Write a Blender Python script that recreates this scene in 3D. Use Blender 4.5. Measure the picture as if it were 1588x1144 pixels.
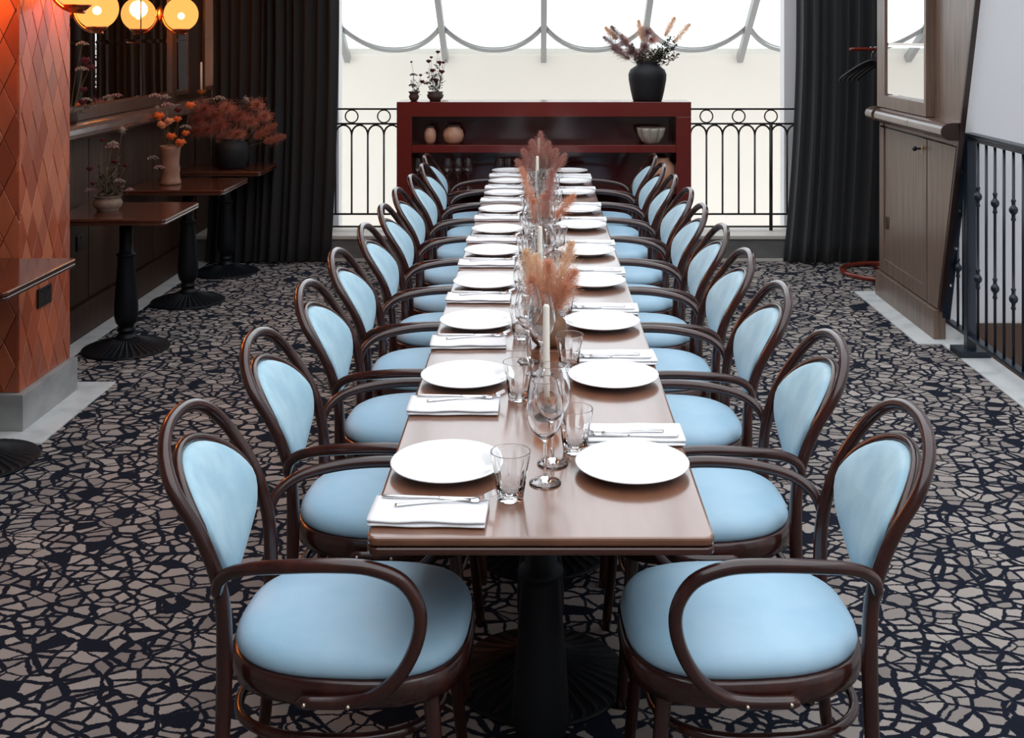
import bpy, bmesh, math, random
from math import sin, cos, pi, radians, sqrt
from mathutils import Vector, Matrix
random.seed(7)
C = bpy.context.scene.collection
for o in list(bpy.data.objects): bpy.data.objects.remove(o)

# ------------------------------------------------------------------ camera, world, exposure
F = 1730.0; H = 1.76; VX = 837.0; VY = 50.0
cam = bpy.data.cameras.new('camera'); co = bpy.data.objects.new('camera', cam); C.objects.link(co)
co.location = (0, 0, H); co.rotation_euler = (pi/2, 0, 0)
cam.sensor_fit = 'HORIZONTAL'; cam.sensor_width = 36.0; cam.lens = 36.0*F/1588.0
cam.shift_x = -(VX-794.0)/1588.0; cam.shift_y = (VY-572.0)/1588.0
cam.clip_start = 0.05; cam.clip_end = 200
bpy.context.scene.camera = co
w = bpy.data.worlds.new('sky'); bpy.context.scene.world = w; w.use_nodes = True
w.node_tree.nodes['Background'].inputs[0].default_value = (0.90, 0.95, 1.0, 1)
w.node_tree.nodes['Background'].inputs[1].default_value = 1.6
vs = bpy.context.scene.view_settings
vs.view_transform = 'Standard'; vs.look = 'None'; vs.gamma = 1.0; vs.exposure = 0.55; vs.use_curve_mapping = False

def lamp_light(name, loc, power, color, radius=.05):
    l = bpy.data.lights.new(name, 'POINT'); l.energy = power; l.color = color; l.shadow_soft_size = radius
    o = bpy.data.objects.new(name, l); o.location = loc; C.objects.link(o); return o

# ------------------------------------------------------------------ materials
def mat(name, col, rough=.5, metal=0, spec=.5, coat=0, trans=0, ior=1.45, bump=None, var=None, sheen=0):
    m = bpy.data.materials.new(name); m.use_nodes = True
    nt = m.node_tree; b = nt.nodes['Principled BSDF']
    b.inputs['Base Color'].default_value = (*col, 1); b.inputs['Roughness'].default_value = rough
    b.inputs['Metallic'].default_value = metal; b.inputs['Specular IOR Level'].default_value = spec
    b.inputs['Coat Weight'].default_value = coat; b.inputs['Coat Roughness'].default_value = .14
    b.inputs['Transmission Weight'].default_value = trans; b.inputs['IOR'].default_value = ior
    if sheen:
        b.inputs['Sheen Weight'].default_value = sheen
    tc = nt.nodes.new('ShaderNodeTexCoord')
    if var:   # (colour2, scale vector, detail, contrast low, high)
        c2, sc, det, lo, hi = var
        mp = nt.nodes.new('ShaderNodeMapping'); mp.inputs['Scale'].default_value = sc
        nt.links.new(tc.outputs['Object'], mp.inputs[0])
        n = nt.nodes.new('ShaderNodeTexNoise'); n.inputs['Scale'].default_value = 1; n.inputs['Detail'].default_value = det
        nt.links.new(mp.outputs[0], n.inputs['Vector'])
        r = nt.nodes.new('ShaderNodeValToRGB')
        r.color_ramp.elements[0].position = lo; r.color_ramp.elements[1].position = hi
        r.color_ramp.elements[0].color = (*col, 1); r.color_ramp.elements[1].color = (*c2, 1)
        nt.links.new(n.outputs['Fac'], r.inputs[0]); nt.links.new(r.outputs[0], b.inputs['Base Color'])
    if bump:
        sc, st = bump[:2]
        mp = nt.nodes.new('ShaderNodeMapping'); mp.inputs['Scale'].default_value = sc if hasattr(sc, '__len__') else (sc, sc, sc)
        nt.links.new(tc.outputs['Object'], mp.inputs[0])
        n = nt.nodes.new('ShaderNodeTexNoise'); n.inputs['Scale'].default_value = 1; n.inputs['Detail'].default_value = 3
        nt.links.new(mp.outputs[0], n.inputs['Vector'])
        bp = nt.nodes.new('ShaderNodeBump'); bp.inputs['Strength'].default_value = st; bp.inputs['Distance'].default_value = .002
        nt.links.new(n.outputs['Fac'], bp.inputs['Height']); nt.links.new(bp.outputs[0], b.inputs['Normal'])
    return m

M = {}
M['chairwood'] = mat('bentwood', (.030, .008, .0065), .25, coat=.5, var=((.062, .018, .012), (14, 14, 5), 3, .45, .75))
M['leather'] = mat('blue_leather', (.36, .57, .73), .46, var=((.42, .62, .77), (9, 9, 9), 3, .35, .7), bump=(260, .12))
M['suede'] = mat('blue_back_fabric', (.34, .55, .67), .62, var=((.47, .67, .76), (14, 14, 9), 5, .4, .72), bump=(200, .15), sheen=.2)
M['tablewood'] = mat('table_veneer', (.150, .056, .027), .30, coat=1, var=((.205, .084, .044), (16, 2.2, 16), 5, .35, .7), bump=((120, 15, 120), .05))
M['tablewood'].node_tree.nodes['Principled BSDF'].inputs['Coat IOR'].default_value = 1.58
M['tableedge'] = mat('table_edge', (.06, .02, .013), .25, coat=.5)
M['sidetop'] = mat('side_table_veneer', (.055, .016, .009), .2, coat=.4, var=((.085, .026, .013), (18, 4, 18), 4, .35, .7))
M['iron'] = mat('black_cast_iron', (.004, .005, .007), .48, spec=.25, metal=0, bump=(300, .15))
M['railblack'] = mat('black_rail_paint', (.008, .014, .024), .32)
M['railfar'] = mat('black_forged_rail', (.012, .009, .009), .4)
M['porcelain'] = mat('white_porcelain', (.86, .87, .88), .12)
M['linen'] = mat('white_linen', (.84, .84, .86), .85, bump=(700, .25))
M['steel'] = mat('cutlery_steel', (.75, .75, .76), .18, metal=1)
M['screw'] = mat('screw_steel', (.7, .62, .5), .3, metal=1)
M['glass'] = mat('clear_glass', (1, 1, 1), 0.0, trans=1, ior=1.45)
M['wax'] = mat('cream_wax', (.86, .80, .70), .45)
M['amber'] = mat('amber_glass', (.95, .42, .10), .05, trans=.85)
M['marble'] = mat('white_marble', (.62, .63, .63), .3, var=((.38, .40, .41), (7, 9, 7), 7, .48, .8))
M['marblestep'] = mat('grey_marble', (.34, .34, .33), .4, var=((.22, .22, .22), (5, 6, 9), 6, .4, .75))
M['ledgestone'] = mat('ledge_stone', (.16, .155, .15), .6, var=((.10, .10, .10), (5, 5, 12), 6, .3, .75))
M['ledgetop'] = mat('ledge_top', (.52, .48, .44), .5)
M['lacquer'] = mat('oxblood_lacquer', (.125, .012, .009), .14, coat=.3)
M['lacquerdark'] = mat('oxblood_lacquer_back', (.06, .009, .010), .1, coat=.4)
M['curtain'] = mat('charcoal_curtain', (.020, .021, .023), .9, bump=(400, .4), sheen=.15)
M['curtainl'] = mat('curtain_warm_light_tint', (.013, .0105, .010), .9, bump=(400, .4), sheen=.1)  # left curtain cloth, with the brownish cast of warm light put into its colour
M['panel'] = mat('dark_oak_panel', (.032, .016, .010), .45, spec=.3, coat=0, var=((.065, .033, .022), (30, 30, 2.4), 6, .35, .75), bump=((200, 200, 14), .15))
M['panelframe'] = mat('mirror_frame_wood', (.06, .030, .020), .35, coat=.3, var=((.10, .052, .036), (30, 30, 2.4), 6, .35, .75))
M['oak'] = mat('smoked_oak', (.105, .066, .048), .36, coat=.15, var=((.20, .135, .10), (45, 45, 2.2), 7, .3, .7), bump=((260, 260, 12), .3))
M['oakdark'] = mat('dark_oak_edge', (.022, .009, .007), .35)
M['trimwood'] = mat('rail_oak', (.085, .05, .038), .24, coat=.5, var=((.16, .10, .08), (40, 6, 40), 6, .35, .75))
M['mirror'] = mat('mirror_silver', (.88, .88, .88), .012, metal=1)
M['whitewall'] = mat('white_wall', (.80, .80, .82), .8, bump=(40, .05))
M['wellwall'] = mat('light_well_wall', (.72, .665, .59), .85, bump=(30, .05))
M['stair'] = mat('brown_stair_panel', (.075, .040, .025), .6, var=((.10, .055, .035), (30, 30, 4), 4, .35, .7))
M['ceiling'] = mat('ceiling_paint', (.16, .12, .10), .8)
M['backwall'] = mat('plaster', (.33, .30, .28), .8)
M['aluminium'] = mat('grey_glazing_bar', (.30, .295, .285), .45)
M['copper'] = mat('copper', (.62, .20, .09), .25, metal=1)
M['redtube'] = mat('red_rack_tube', (.17, .022, .012), .2, coat=.5)
M['plastic'] = mat('black_plastic', (.012, .012, .013), .3)
M['terrapot'] = mat('tan_ceramic', (.50, .28, .19), .45, var=((.42, .22, .15), (18, 18, 18), 4, .35, .7))
M['tanvase'] = mat('tan_bisque', (.20, .10, .065), .6, var=((.27, .14, .095), (15, 15, 15), 4, .35, .7))
M['greypot'] = mat('grey_clay', (.15, .10, .075), .6, var=((.22, .16, .12), (30, 30, 30), 4, .35, .7))
M['darkpot'] = mat('dark_clay', (.05, .03, .024), .55)
M['blackvase'] = mat('black_stoneware', (.011, .012, .014), .6, spec=.3, bump=(120, .3))
M['brownvase'] = mat('brown_stoneware', (.17, .082, .04), .5, var=((.25, .13, .07), (25, 25, 25), 4, .35, .7))
M['shell'] = mat('grey_ceramic_bowl', (.34, .31, .26), .5)
M['stem'] = mat('dry_stem', (.13, .10, .055), .8)
M['darkstem'] = mat('dark_stem', (.05, .04, .03), .8)
M['pampas'] = mat('blush_pampas', (.80, .42, .27), .9)
M['pampas2'] = mat('sand_pampas', (.86, .60, .40), .9)
M['pampas3'] = mat('mauve_pampas', (.55, .27, .22), .9)
M['rust'] = mat('rust_flower', (.30, .075, .05), .85)
M['rust2'] = mat('russet_plume', (.42, .14, .085), .9)
M['orange'] = mat('orange_flower', (.75, .16, .035), .7)
M['peach'] = mat('peach_flower', (.78, .33, .16), .7)
M['burgundy'] = mat('burgundy_flower', (.10, .012, .016), .7)
M['greyfl'] = mat('grey_umbel', (.26, .21, .17), .85)
M['mauve'] = mat('mauve_umbel', (.30, .17, .16), .85)
M['leafb'] = mat('brown_leaf', (.10, .065, .045), .75)
M['leaf'] = mat('dry_leaf', (.045, .045, .03), .7)
for i, c in enumerate([(.34, .070, .026), (.40, .10, .042), (.28, .055, .022), (.43, .12, .055), (.32, .085, .045)]):
    M['tile%d' % i] = mat('terracotta_tile_%d' % i, c, .38, coat=.15, var=(tuple(x*1.25 for x in c), (12, 12, 5), 5, .35, .75), bump=(60, .15))
M['grout'] = mat('tile_grout', (.06, .02, .012), .9)
M['brass'] = mat('brass', (.8, .55, .25), .3, metal=1)

def glow_mat(name, col, strength, clear):
    m = bpy.data.materials.new(name); m.use_nodes = True; nt = m.node_tree; nt.nodes.clear()
    out = nt.nodes.new('ShaderNodeOutputMaterial'); e = nt.nodes.new('ShaderNodeEmission')
    e.inputs[0].default_value = (*col, 1); e.inputs[1].default_value = strength
    if clear:
        t = nt.nodes.new('ShaderNodeBsdfTransparent'); t.inputs[0].default_value = (1, .72, .38, 1)
        mx = nt.nodes.new('ShaderNodeMixShader'); mx.inputs[0].default_value = 1-clear
        nt.links.new(t.outputs[0], mx.inputs[1]); nt.links.new(e.outputs[0], mx.inputs[2]); nt.links.new(mx.outputs[0], out.inputs[0])
    else:
        nt.links.new(e.outputs[0], out.inputs[0])
    return m
M['globe'] = glow_mat('lit_amber_globe', (1.0, .40, .10), 1.15, .28)
M['bulb'] = glow_mat('lit_bulb', (1, .85, .62), 14, 0)

def pane_mat():
    m = bpy.data.materials.new('roof_glass'); m.use_nodes = True; nt = m.node_tree; nt.nodes.clear()
    out = nt.nodes.new('ShaderNodeOutputMaterial'); t = nt.nodes.new('ShaderNodeBsdfTransparent'); g = nt.nodes.new('ShaderNodeBsdfGlossy')
    g.inputs['Roughness'].default_value = .02; t.inputs[0].default_value = (.96, .98, .98, 1)
    lw = nt.nodes.new('ShaderNodeLayerWeight'); lw.inputs[0].default_value = .12
    fr = nt.nodes.new('ShaderNodeMath'); fr.operation = 'MULTIPLY'; fr.inputs[1].default_value = .5; nt.links.new(lw.outputs['Facing'], fr.inputs[0])
    mx = nt.nodes.new('ShaderNodeMixShader')
    nt.links.new(fr.outputs[0], mx.inputs[0]); nt.links.new(t.outputs[0], mx.inputs[1]); nt.links.new(g.outputs[0], mx.inputs[2]); nt.links.new(mx.outputs[0], out.inputs[0])
    return m
M['pane'] = pane_mat()

def carpet_mat():
    m = mat('mosaic_carpet', (.3, .27, .25), .95, spec=.15); nt = m.node_tree; b = nt.nodes['Principled BSDF']; N = nt.nodes.new; L = nt.links.new
    tc = N('ShaderNodeTexCoord'); mp = N('ShaderNodeMapping'); mp.inputs['Scale'].default_value = (14.0, 16.0, 1); mp.inputs['Rotation'].default_value = (0, 0, .25)
    L(tc.outputs['Object'], mp.inputs[0])
    wn = N('ShaderNodeTexNoise'); wn.inputs['Scale'].default_value = 2.2; wn.inputs['Detail'].default_value = 1; L(mp.outputs[0], wn.inputs['Vector'])
    sb = N('ShaderNodeVectorMath'); sb.operation = 'SUBTRACT'; sb.inputs[1].default_value = (.5, .5, .5); L(wn.outputs['Color'], sb.inputs[0])
    sm = N('ShaderNodeVectorMath'); sm.operation = 'SCALE'; sm.inputs['Scale'].default_value = .22; L(sb.outputs[0], sm.inputs[0])
    ad = N('ShaderNodeVectorMath'); ad.operation = 'ADD'; L(mp.outputs[0], ad.inputs[0]); L(sm.outputs[0], ad.inputs[1])
    ve = N('ShaderNodeTexVoronoi'); ve.voronoi_dimensions = '2D'; ve.feature = 'DISTANCE_TO_EDGE'; ve.inputs['Scale'].default_value = 1; L(ad.outputs[0], ve.inputs['Vector'])
    vc = N('ShaderNodeTexVoronoi'); vc.voronoi_dimensions = '2D'; vc.feature = 'F1'; vc.inputs['Scale'].default_value = 1; L(ad.outputs[0], vc.inputs['Vector'])
    sp = N('ShaderNodeSeparateColor'); L(vc.outputs['Color'], sp.inputs[0])
    th = N('ShaderNodeMapRange'); th.inputs['To Min'].default_value = .055; th.inputs['To Max'].default_value = .15; L(sp.outputs[0], th.inputs['Value'])
    # ragged yarn edge
    yn = N('ShaderNodeTexNoise'); yn.inputs['Scale'].default_value = 200; L(tc.outputs['Object'], yn.inputs['Vector'])
    ym = N('ShaderNodeMath'); ym.operation = 'MULTIPLY_ADD'; ym.inputs[1].default_value = .10; ym.inputs[2].default_value = -.05; L(yn.outputs['Fac'], ym.inputs[0])
    m2 = N('ShaderNodeMapping'); m2.inputs['Scale'].default_value = (.62, .74, 1); m2.inputs['Rotation'].default_value = (0, 0, .7); m2.inputs['Location'].default_value = (3.3, 1.7, 0); L(ad.outputs[0], m2.inputs[0])
    v2 = N('ShaderNodeTexVoronoi'); v2.voronoi_dimensions = '2D'; v2.feature = 'DISTANCE_TO_EDGE'; v2.inputs['Scale'].default_value = 1; L(m2.outputs[0], v2.inputs['Vector'])
    s2 = N('ShaderNodeMath'); s2.operation = 'MULTIPLY_ADD'; s2.inputs[1].default_value = 1.25; s2.inputs[2].default_value = .02; L(v2.outputs['Distance'], s2.inputs[0])
    mn = N('ShaderNodeMath'); mn.operation = 'MINIMUM'; L(ve.outputs['Distance'], mn.inputs[0]); L(s2.outputs[0], mn.inputs[1])
    d = N('ShaderNodeMath'); d.operation = 'ADD'; L(mn.outputs[0], d.inputs[0]); L(ym.outputs[0], d.inputs[1])
    gt = N('ShaderNodeMath'); gt.operation = 'SUBTRACT'; L(d.outputs[0], gt.inputs[0]); L(th.outputs[0], gt.inputs[1])
    st = N('ShaderNodeMapRange'); st.inputs['From Min'].default_value = -.008; st.inputs['From Max'].default_value = .014; L(gt.outputs[0], st.inputs['Value'])
    keep = N('ShaderNodeMath'); keep.operation = 'GREATER_THAN'; keep.inputs[1].default_value = .06; L(sp.outputs[1], keep.inputs[0])
    mu = N('ShaderNodeMath'); mu.operation = 'MULTIPLY'; L(st.outputs[0], mu.inputs[0]); L(keep.outputs[0], mu.inputs[1])
    cr = N('ShaderNodeValToRGB'); cr.color_ramp.elements[0].color = (.21, .18, .165, 1); cr.color_ramp.elements[1].color = (.36, .315, .285, 1); L(sp.outputs[2], cr.inputs[0])
    nb = N('ShaderNodeTexNoise'); nb.inputs['Scale'].default_value = 320; L(tc.outputs['Object'], nb.inputs['Vector'])
    dk = N('ShaderNodeValToRGB'); dk.color_ramp.elements[0].color = (.003, .004, .009, 1); dk.color_ramp.elements[1].color = (.013, .017, .031, 1); L(nb.outputs['Fac'], dk.inputs[0])
    dk.color_ramp.elements[0].position = .35; dk.color_ramp.elements[1].position = .7
    mx = N('ShaderNodeMix'); mx.data_type = 'RGBA'; L(mu.outputs[0], mx.inputs[0]); L(dk.outputs[0], mx.inputs[6]); L(cr.outputs[0], mx.inputs[7])
    L(mx.outputs[2], b.inputs['Base Color'])
    bp = N('ShaderNodeBump'); bp.inputs['Strength'].default_value = .5; bp.inputs['Distance'].default_value = .003; L(nb.outputs['Fac'], bp.inputs['Height']); L(bp.outputs[0], b.inputs['Normal'])
    return m
M['carpet'] = carpet_mat()

# ------------------------------------------------------------------ mesh helpers
class MB:
    def __init__(s): s.v = []; s.f = []; s.sm = []
    def add(s, vs, fs, smooth=False):
        n = len(s.v); s.v += [tuple(p) for p in vs]; s.f += [tuple(i+n for i in f) for f in fs]; s.sm += [smooth]*len(fs)
    def box(s, a, b):
        x0, y0, z0 = a; x1, y1, z1 = b
        s.add([(x0,y0,z0),(x1,y0,z0),(x1,y1,z0),(x0,y1,z0),(x0,y0,z1),(x1,y0,z1),(x1,y1,z1),(x0,y1,z1)],
              [(0,3,2,1),(4,5,6,7),(0,1,5,4),(1,2,6,5),(2,3,7,6),(3,0,4,7)])
    def bbox(s, a, b, r=.004):   # box with chamfered edges
        x0,y0,z0 = a; x1,y1,z1 = b
        bm = bmesh.new(); bmesh.ops.create_cube(bm, size=1)
        for v in bm.verts: v.co = Vector(((x0+x1)/2+v.co.x*(x1-x0), (y0+y1)/2+v.co.y*(y1-y0), (z0+z1)/2+v.co.z*(z1-z0)))
        bmesh.ops.bevel(bm, geom=bm.edges[:], offset=r, segments=2, affect='EDGES', profile=.7)
        bm.verts.index_update(); s.add([v.co[:] for v in bm.verts], [[v.index for v in f.verts] for f in bm.faces]); bm.free()
    def prism(s, poly, fn, t0, t1):  # poly 2d extruded; fn(u,v,t)->xyz
        n = len(poly)
        vs = [fn(u, v, t0) for u, v in poly]+[fn(u, v, t1) for u, v in poly]
        s.add(vs, [tuple(range(n))[::-1], tuple(range(n, 2*n))]+[(i, (i+1) % n, n+(i+1) % n, n+i) for i in range(n)])
    def rings(s, rs, cap=True, smooth=True, closed=False):
        n = len(rs[0]); vs = [p for r in rs for p in r]; fs = []
        m = len(rs)
        for k in range(m if closed else m-1):
            a = k*n; b = ((k+1) % m)*n
            for i in range(n): j = (i+1) % n; fs.append((a+i, a+j, b+j, b+i))
        s.add(vs, fs, smooth)
        if cap and not closed:
            s.add(rs[0][::-1], [tuple(range(n))]); s.add(rs[-1], [tuple(range(n))])
    def tube(s, pts, r, seg=10, closed=False, cap=True, flat=1.0, up=None):
        pts = [Vector(p) for p in pts]; n = len(pts)
        rr = r if hasattr(r, '__len__') else [r]*n
        T = []
        for i in range(n):
            if closed: t = pts[(i+1) % n]-pts[i-1]
            else: t = pts[min(i+1, n-1)]-pts[max(i-1, 0)]
            T.append(t.normalized() if t.length > 1e-9 else Vector((0, 0, 1)))
        ref = Vector(up) if up else (Vector((0, 0, 1)) if abs(T[0].z) < .9 else Vector((1, 0, 0)))
        nr = (ref-T[0]*ref.dot(T[0])).normalized(); R = []
        for i in range(n):
            nr = nr-T[i]*nr.dot(T[i])
            if nr.length < 1e-6: nr = T[i].orthogonal()
            nr.normalize(); bn = T[i].cross(nr)
            R.append([tuple(pts[i]+nr*(cos(2*pi*k/seg)*rr[i]*flat)+bn*(sin(2*pi*k/seg)*rr[i])) for k in range(seg)])
        s.rings(R, cap=cap, closed=closed)
    def lathe(s, prof, c=(0,0,0), seg=24, smooth=True, mod=None):
        R = []
        for r, z in prof:
            R.append([(c[0]+(r*(mod(2*pi*k/seg, z) if mod else 1))*cos(2*pi*k/seg), c[1]+(r*(mod(2*pi*k/seg, z) if mod else 1))*sin(2*pi*k/seg), c[2]+z) for k in range(seg)])
        s.rings(R, cap=True, smooth=smooth)
    def sphere(s, c, r, seg=12, ring=8, sc=(1,1,1)):
        R = []
        for j in range(ring+1):
            a = pi*(j+.02)/(ring+.04) if 0 < j < ring else (0.03 if j == 0 else pi-.03)
            R.append([(c[0]+r*sc[0]*sin(a)*cos(2*pi*k/seg), c[1]+r*sc[1]*sin(a)*sin(2*pi*k/seg), c[2]-r*sc[2]*cos(a)) for k in range(seg)])
        s.rings(R)
    def mesh(s, name, m):
        me = bpy.data.meshes.new(name); me.from_pydata(s.v, [], s.f); me.materials.append(m)
        me.polygons.foreach_set('use_smooth', s.sm); me.update()
        return me
    def build(s, name, m, parent=None, loc=None):
        me = s.mesh(name, m); o = bpy.data.objects.new(name, me); C.objects.link(o)
        bm = bmesh.new(); bm.from_mesh(me); bmesh.ops.remove_doubles(bm, verts=bm.verts, dist=1e-6); bmesh.ops.recalc_face_normals(bm, faces=bm.faces); bm.to_mesh(me); bm.free()
        if parent: o.parent = parent
        if loc: o.location = loc
        return o

def crom(P, k=6, closed=False):
    P = [Vector(p) for p in P]; n = len(P); out = []
    for i in range(n if closed else n-1):
        if closed: a, b, c, d = P[i-1], P[i], P[(i+1) % n], P[(i+2) % n]
        else: a, b, c, d = P[max(i-1, 0)], P[i], P[i+1], P[min(i+2, n-1)]
        for j in range(k):
            t = j/k
            out.append(.5*((2*b)+(c-a)*t+(2*a-5*b+4*c-d)*t*t+(3*b-a-3*c+d)*t**3))
    if not closed: out.append(P[-1])
    return out

def empty(name, loc=(0,0,0), rz=0):
    o = bpy.data.objects.new(name, None); C.objects.link(o); o.location = loc; o.rotation_euler = (0, 0, rz); o.empty_display_size = .05
    return o
def tag(o, label, cat, group=None, kind=None):
    o['label'] = label; o['category'] = cat
    if group: o['group'] = group
    if kind: o['kind'] = kind
    return o
def struct(o, label=None, cat=None):
    o['kind'] = 'structure'
    if label: o['label'] = label
    if cat: o['category'] = cat
    return o
def dup(root, loc, rz=0, label=None):
    r = root.copy(); C.objects.link(r); r.location = loc; r.rotation_euler = (0, 0, rz)
    if label: r['label'] = label
    for ch in list(root.children):
        c = ch.copy(); C.objects.link(c); c.parent = r
        for g in ch.children:
            d = g.copy(); C.objects.link(d); d.parent = c
    return r
ORD = ['nearest the camera', 'second from the camera', 'third from the camera', 'fourth from the camera', 'fifth from the camera',
       'sixth from the camera', 'seventh from the camera', 'eighth from the camera', 'ninth from the camera', 'farthest from the camera']

# ------------------------------------------------------------------ setting: floor, marble trims, walls
m = MB()
m.box((-3.4, -3.0, -.08), (2.40, 8.58, 0)); m.box((2.40, 6.45, -.08), (3.2, 8.58, 0)); m.box((2.40, -3, -.08), (4.6, 2.0, 0))
struct(m.build('floor', M['carpet']), 'black and beige mosaic patterned carpet across the whole room', 'floor')

def strip(name, boxes, label, material='marble'):
    e = MB()
    for a, b in boxes: e.bbox(a, b, .002)
    return struct(e.build(name, M[material]), label, 'trim')
strip('trim_1', [((-2.66, 5.60, -.002), (-2.53, 8.58, .006))], 'flat white marble strip along the foot of the left panelled wall')
strip('trim_2', [((-3.0, 4.76, -.002), (-2.13, 4.93, .007)), ((-2.30, 4.93, -.002), (-2.13, 5.60, .007)), ((-2.66, 5.46, -.002), (-2.30, 5.60, .007))], 'flat marble border on the floor around the tiled pillar')
strip('trim_3', [((2.13, 6.285, -.002), (2.30, 7.56, .007))], 'flat marble strip on the floor beside the oak wardrobe')
strip('trim_4', [((2.265, 2.0, -.002), (2.44, 6.285, .007)), ((2.30, 6.285, -.002), (2.44, 6.40, .007))], 'flat marble strip on the floor under the black stair railing')

# ledge step under the far railing
m = MB(); m.box((-3.2, 8.58, -.08), (3.2, 8.98, .17)); lg = struct(m.build('trim_5', M['ledgestone']), 'grey stone step below the far railing', 'step')
m = MB(); m.bbox((-3.2, 8.565, .17), (3.2, 8.99, .198), .004); m.build('ledge_slab', M['ledgetop'], lg)
m = MB(); m.bbox((-1.6, 8.562, 0.0), (2.2, 8.58, .022), .003); m.build('toe_strip', M['ledgetop'], lg)

# left wall with panels
m = MB(); m.box((-2.80, 5.46, 0), (-2.668, 9.12, 4.4)); wl = struct(m.build('wall_left', M['oakdark']), 'dark oak panelled wall on the left behind the side tables', 'wall')
for y0, y1 in ((5.47, 6.55), (6.56, 7.64), (7.65, 8.56), (8.60, 9.1)):
    e = MB(); e.bbox((-2.67, y0, .20), (-2.65, y1, 1.14), .003); e.build('panel', M['panel'], wl)
e = MB(); e.bbox((-2.67, 8.02, 1.14), (-2.648, 9.1, 4.3), .003); e.build('panel', M['panel'], wl)
e = MB(); e.bbox((-2.67, 5.47, 2.5), (-2.648, 8.02, 4.3), .003); e.build('panel', M['panel'], wl)
m = MB(); m.bbox((-2.67, 5.47, .006), (-2.632, 8.56, .188), .006); struct(m.build('baseboard_left', M['panel']), 'dark oak skirting board along the left wall', 'baseboard')
m = MB(); prof = [(x_, z_+.035) for x_, z_ in [(-2.668, 1.22), (-2.55, 1.22), (-2.528, 1.212), (-2.515, 1.195), (-2.510, 1.17), (-2.515, 1.148), (-2.53, 1.132), (-2.555, 1.125), (-2.668, 1.125)]]
m.prism(prof, lambda u, v, t: (u, t, v), 5.46, 9.1)
struct(m.build('trim_6', M['trimwood']), 'rounded wooden dado ledge along the left wall below the mirror', 'dado ledge')
# far left portion behind the curtain, end wall piers
m = MB(); m.box((-3.2, 8.99, -1.8), (-1.62, 9.14, 4.5)); struct(m.build('wall_back_left', M['whitewall']), 'white end wall hidden behind the left curtain', 'wall')
m = MB(); m.box((1.97, 8.99, -1.8), (3.2, 9.14, 4.5)); struct(m.build('wall_back_right', M['whitewall']), 'white wall pier beside the right curtain', 'wall')
m = MB(); m.box((-3.4, -3, 0), (-3.25, 5.0, 4.4)); m.box((-3.25, 4.93, 0), (-2.668, 5.46, 4.4)) ; struct(m.build('wall_left_front', M['backwall']))
m = MB(); m.box((-3.4, -3.1, 0), (4.6, -3.0, 4.4)); struct(m.build('wall_behind', M['backwall']))
m = MB(); m.box((-3.4, -3, 3.0), (-1.25, 9.14, 3.1)); struct(m.build('ceiling', M['ceiling']), 'unseen low dark ceiling shading the left side tables', 'ceiling')  # out of view; edge carried inward to keep sky light off the left

# pillar with rhombic terracotta tiles
PX, PY0, PY1 = -2.30, 4.93, 5.46
m = MB(); m.box((-2.95, PY0+.012, .165), (PX-.012, PY1, 4.4)); pil = struct(m.build('pillar', M['grout']), 'orange terracotta tiled pillar at the left edge', 'pillar')
m = MB(); m.bbox((-2.95, PY0-.03, .007), (PX+.03, PY1+.02, .167), .003); m.build('plinth', M['marblestep'], pil)
m = MB(); m.bbox((-2.95, PY0-.026, .02), (PX-.4, PY1, .168), .003)
def clip(poly, x0, x1, y0, y1):
    for ax, lim, sg in ((0, x0, 1), (0, x1, -1), (1, y0, 1), (1, y1, -1)):
        out = []
        for i in range(len(poly)):
            a, b = poly[i-1], poly[i]; da = (a[ax]-lim)*sg; db = (b[ax]-lim)*sg
            if (da < 0) != (db < 0):
                t = da/(da-db); out.append((a[0]+(b[0]-a[0])*t, a[1]+(b[1]-a[1])*t))
            if db >= 0: out.append(b)
        poly = out
        if len(poly) < 3: return []
    return poly
def area(p): return abs(sum(p[i-1][0]*p[i][1]-p[i][0]*p[i-1][1] for i in range(len(p))))/2
def tiles(x0, x1, z0, z1, fn, tw=.108, th=.225):
    rows = int((z1-z0)/(th/2))+3; cols = int((x1-x0)/tw)+3
    for r in range(-1, rows):
        for c in range(-1, cols):
            cx = x0+c*tw+(tw/2 if r % 2 else 0)+.02; cz = z0+r*th/2
            g = .0016
            p = clip([(cx-tw/2+g, cz), (cx, cz-th/2+2*g), (cx+tw/2-g, cz), (cx, cz+th/2-2*g)], x0, x1, z0, z1)
            if len(p) < 3 or area(p) < 2e-4: continue
            cu = sum(q[0] for q in p)/len(p); cv = sum(q[1] for q in p)/len(p)
            h = .012+random.uniform(-.0014, .0014); n = len(p)
            lo = [fn(u, v, 0) for u, v in p]; md = [fn(u, v, h-.002) for u, v in p]; hi = [fn(cu+(u-cu)*.965, cv+(v-cv)*.965, h) for u, v in p]
            e = MB(); e.add(lo+md+hi, [tuple(range(2*n, 3*n))]+[(i, (i+1) % n, n+(i+1) % n, n+i) for i in range(n)]+[(n+i, n+(i+1) % n, 2*n+(i+1) % n, 2*n+i) for i in range(n)])
            e.build('tile', M['tile%d' % random.randrange(5)], pil)
tiles(PY0, PY1, .168, 3.0, lambda u, v, h: (PX-.012+h, u, v))
tiles(PX-.36, PX, .168, 3.0, lambda u, v, h: (u, PY0+.012-h, v))
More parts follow.
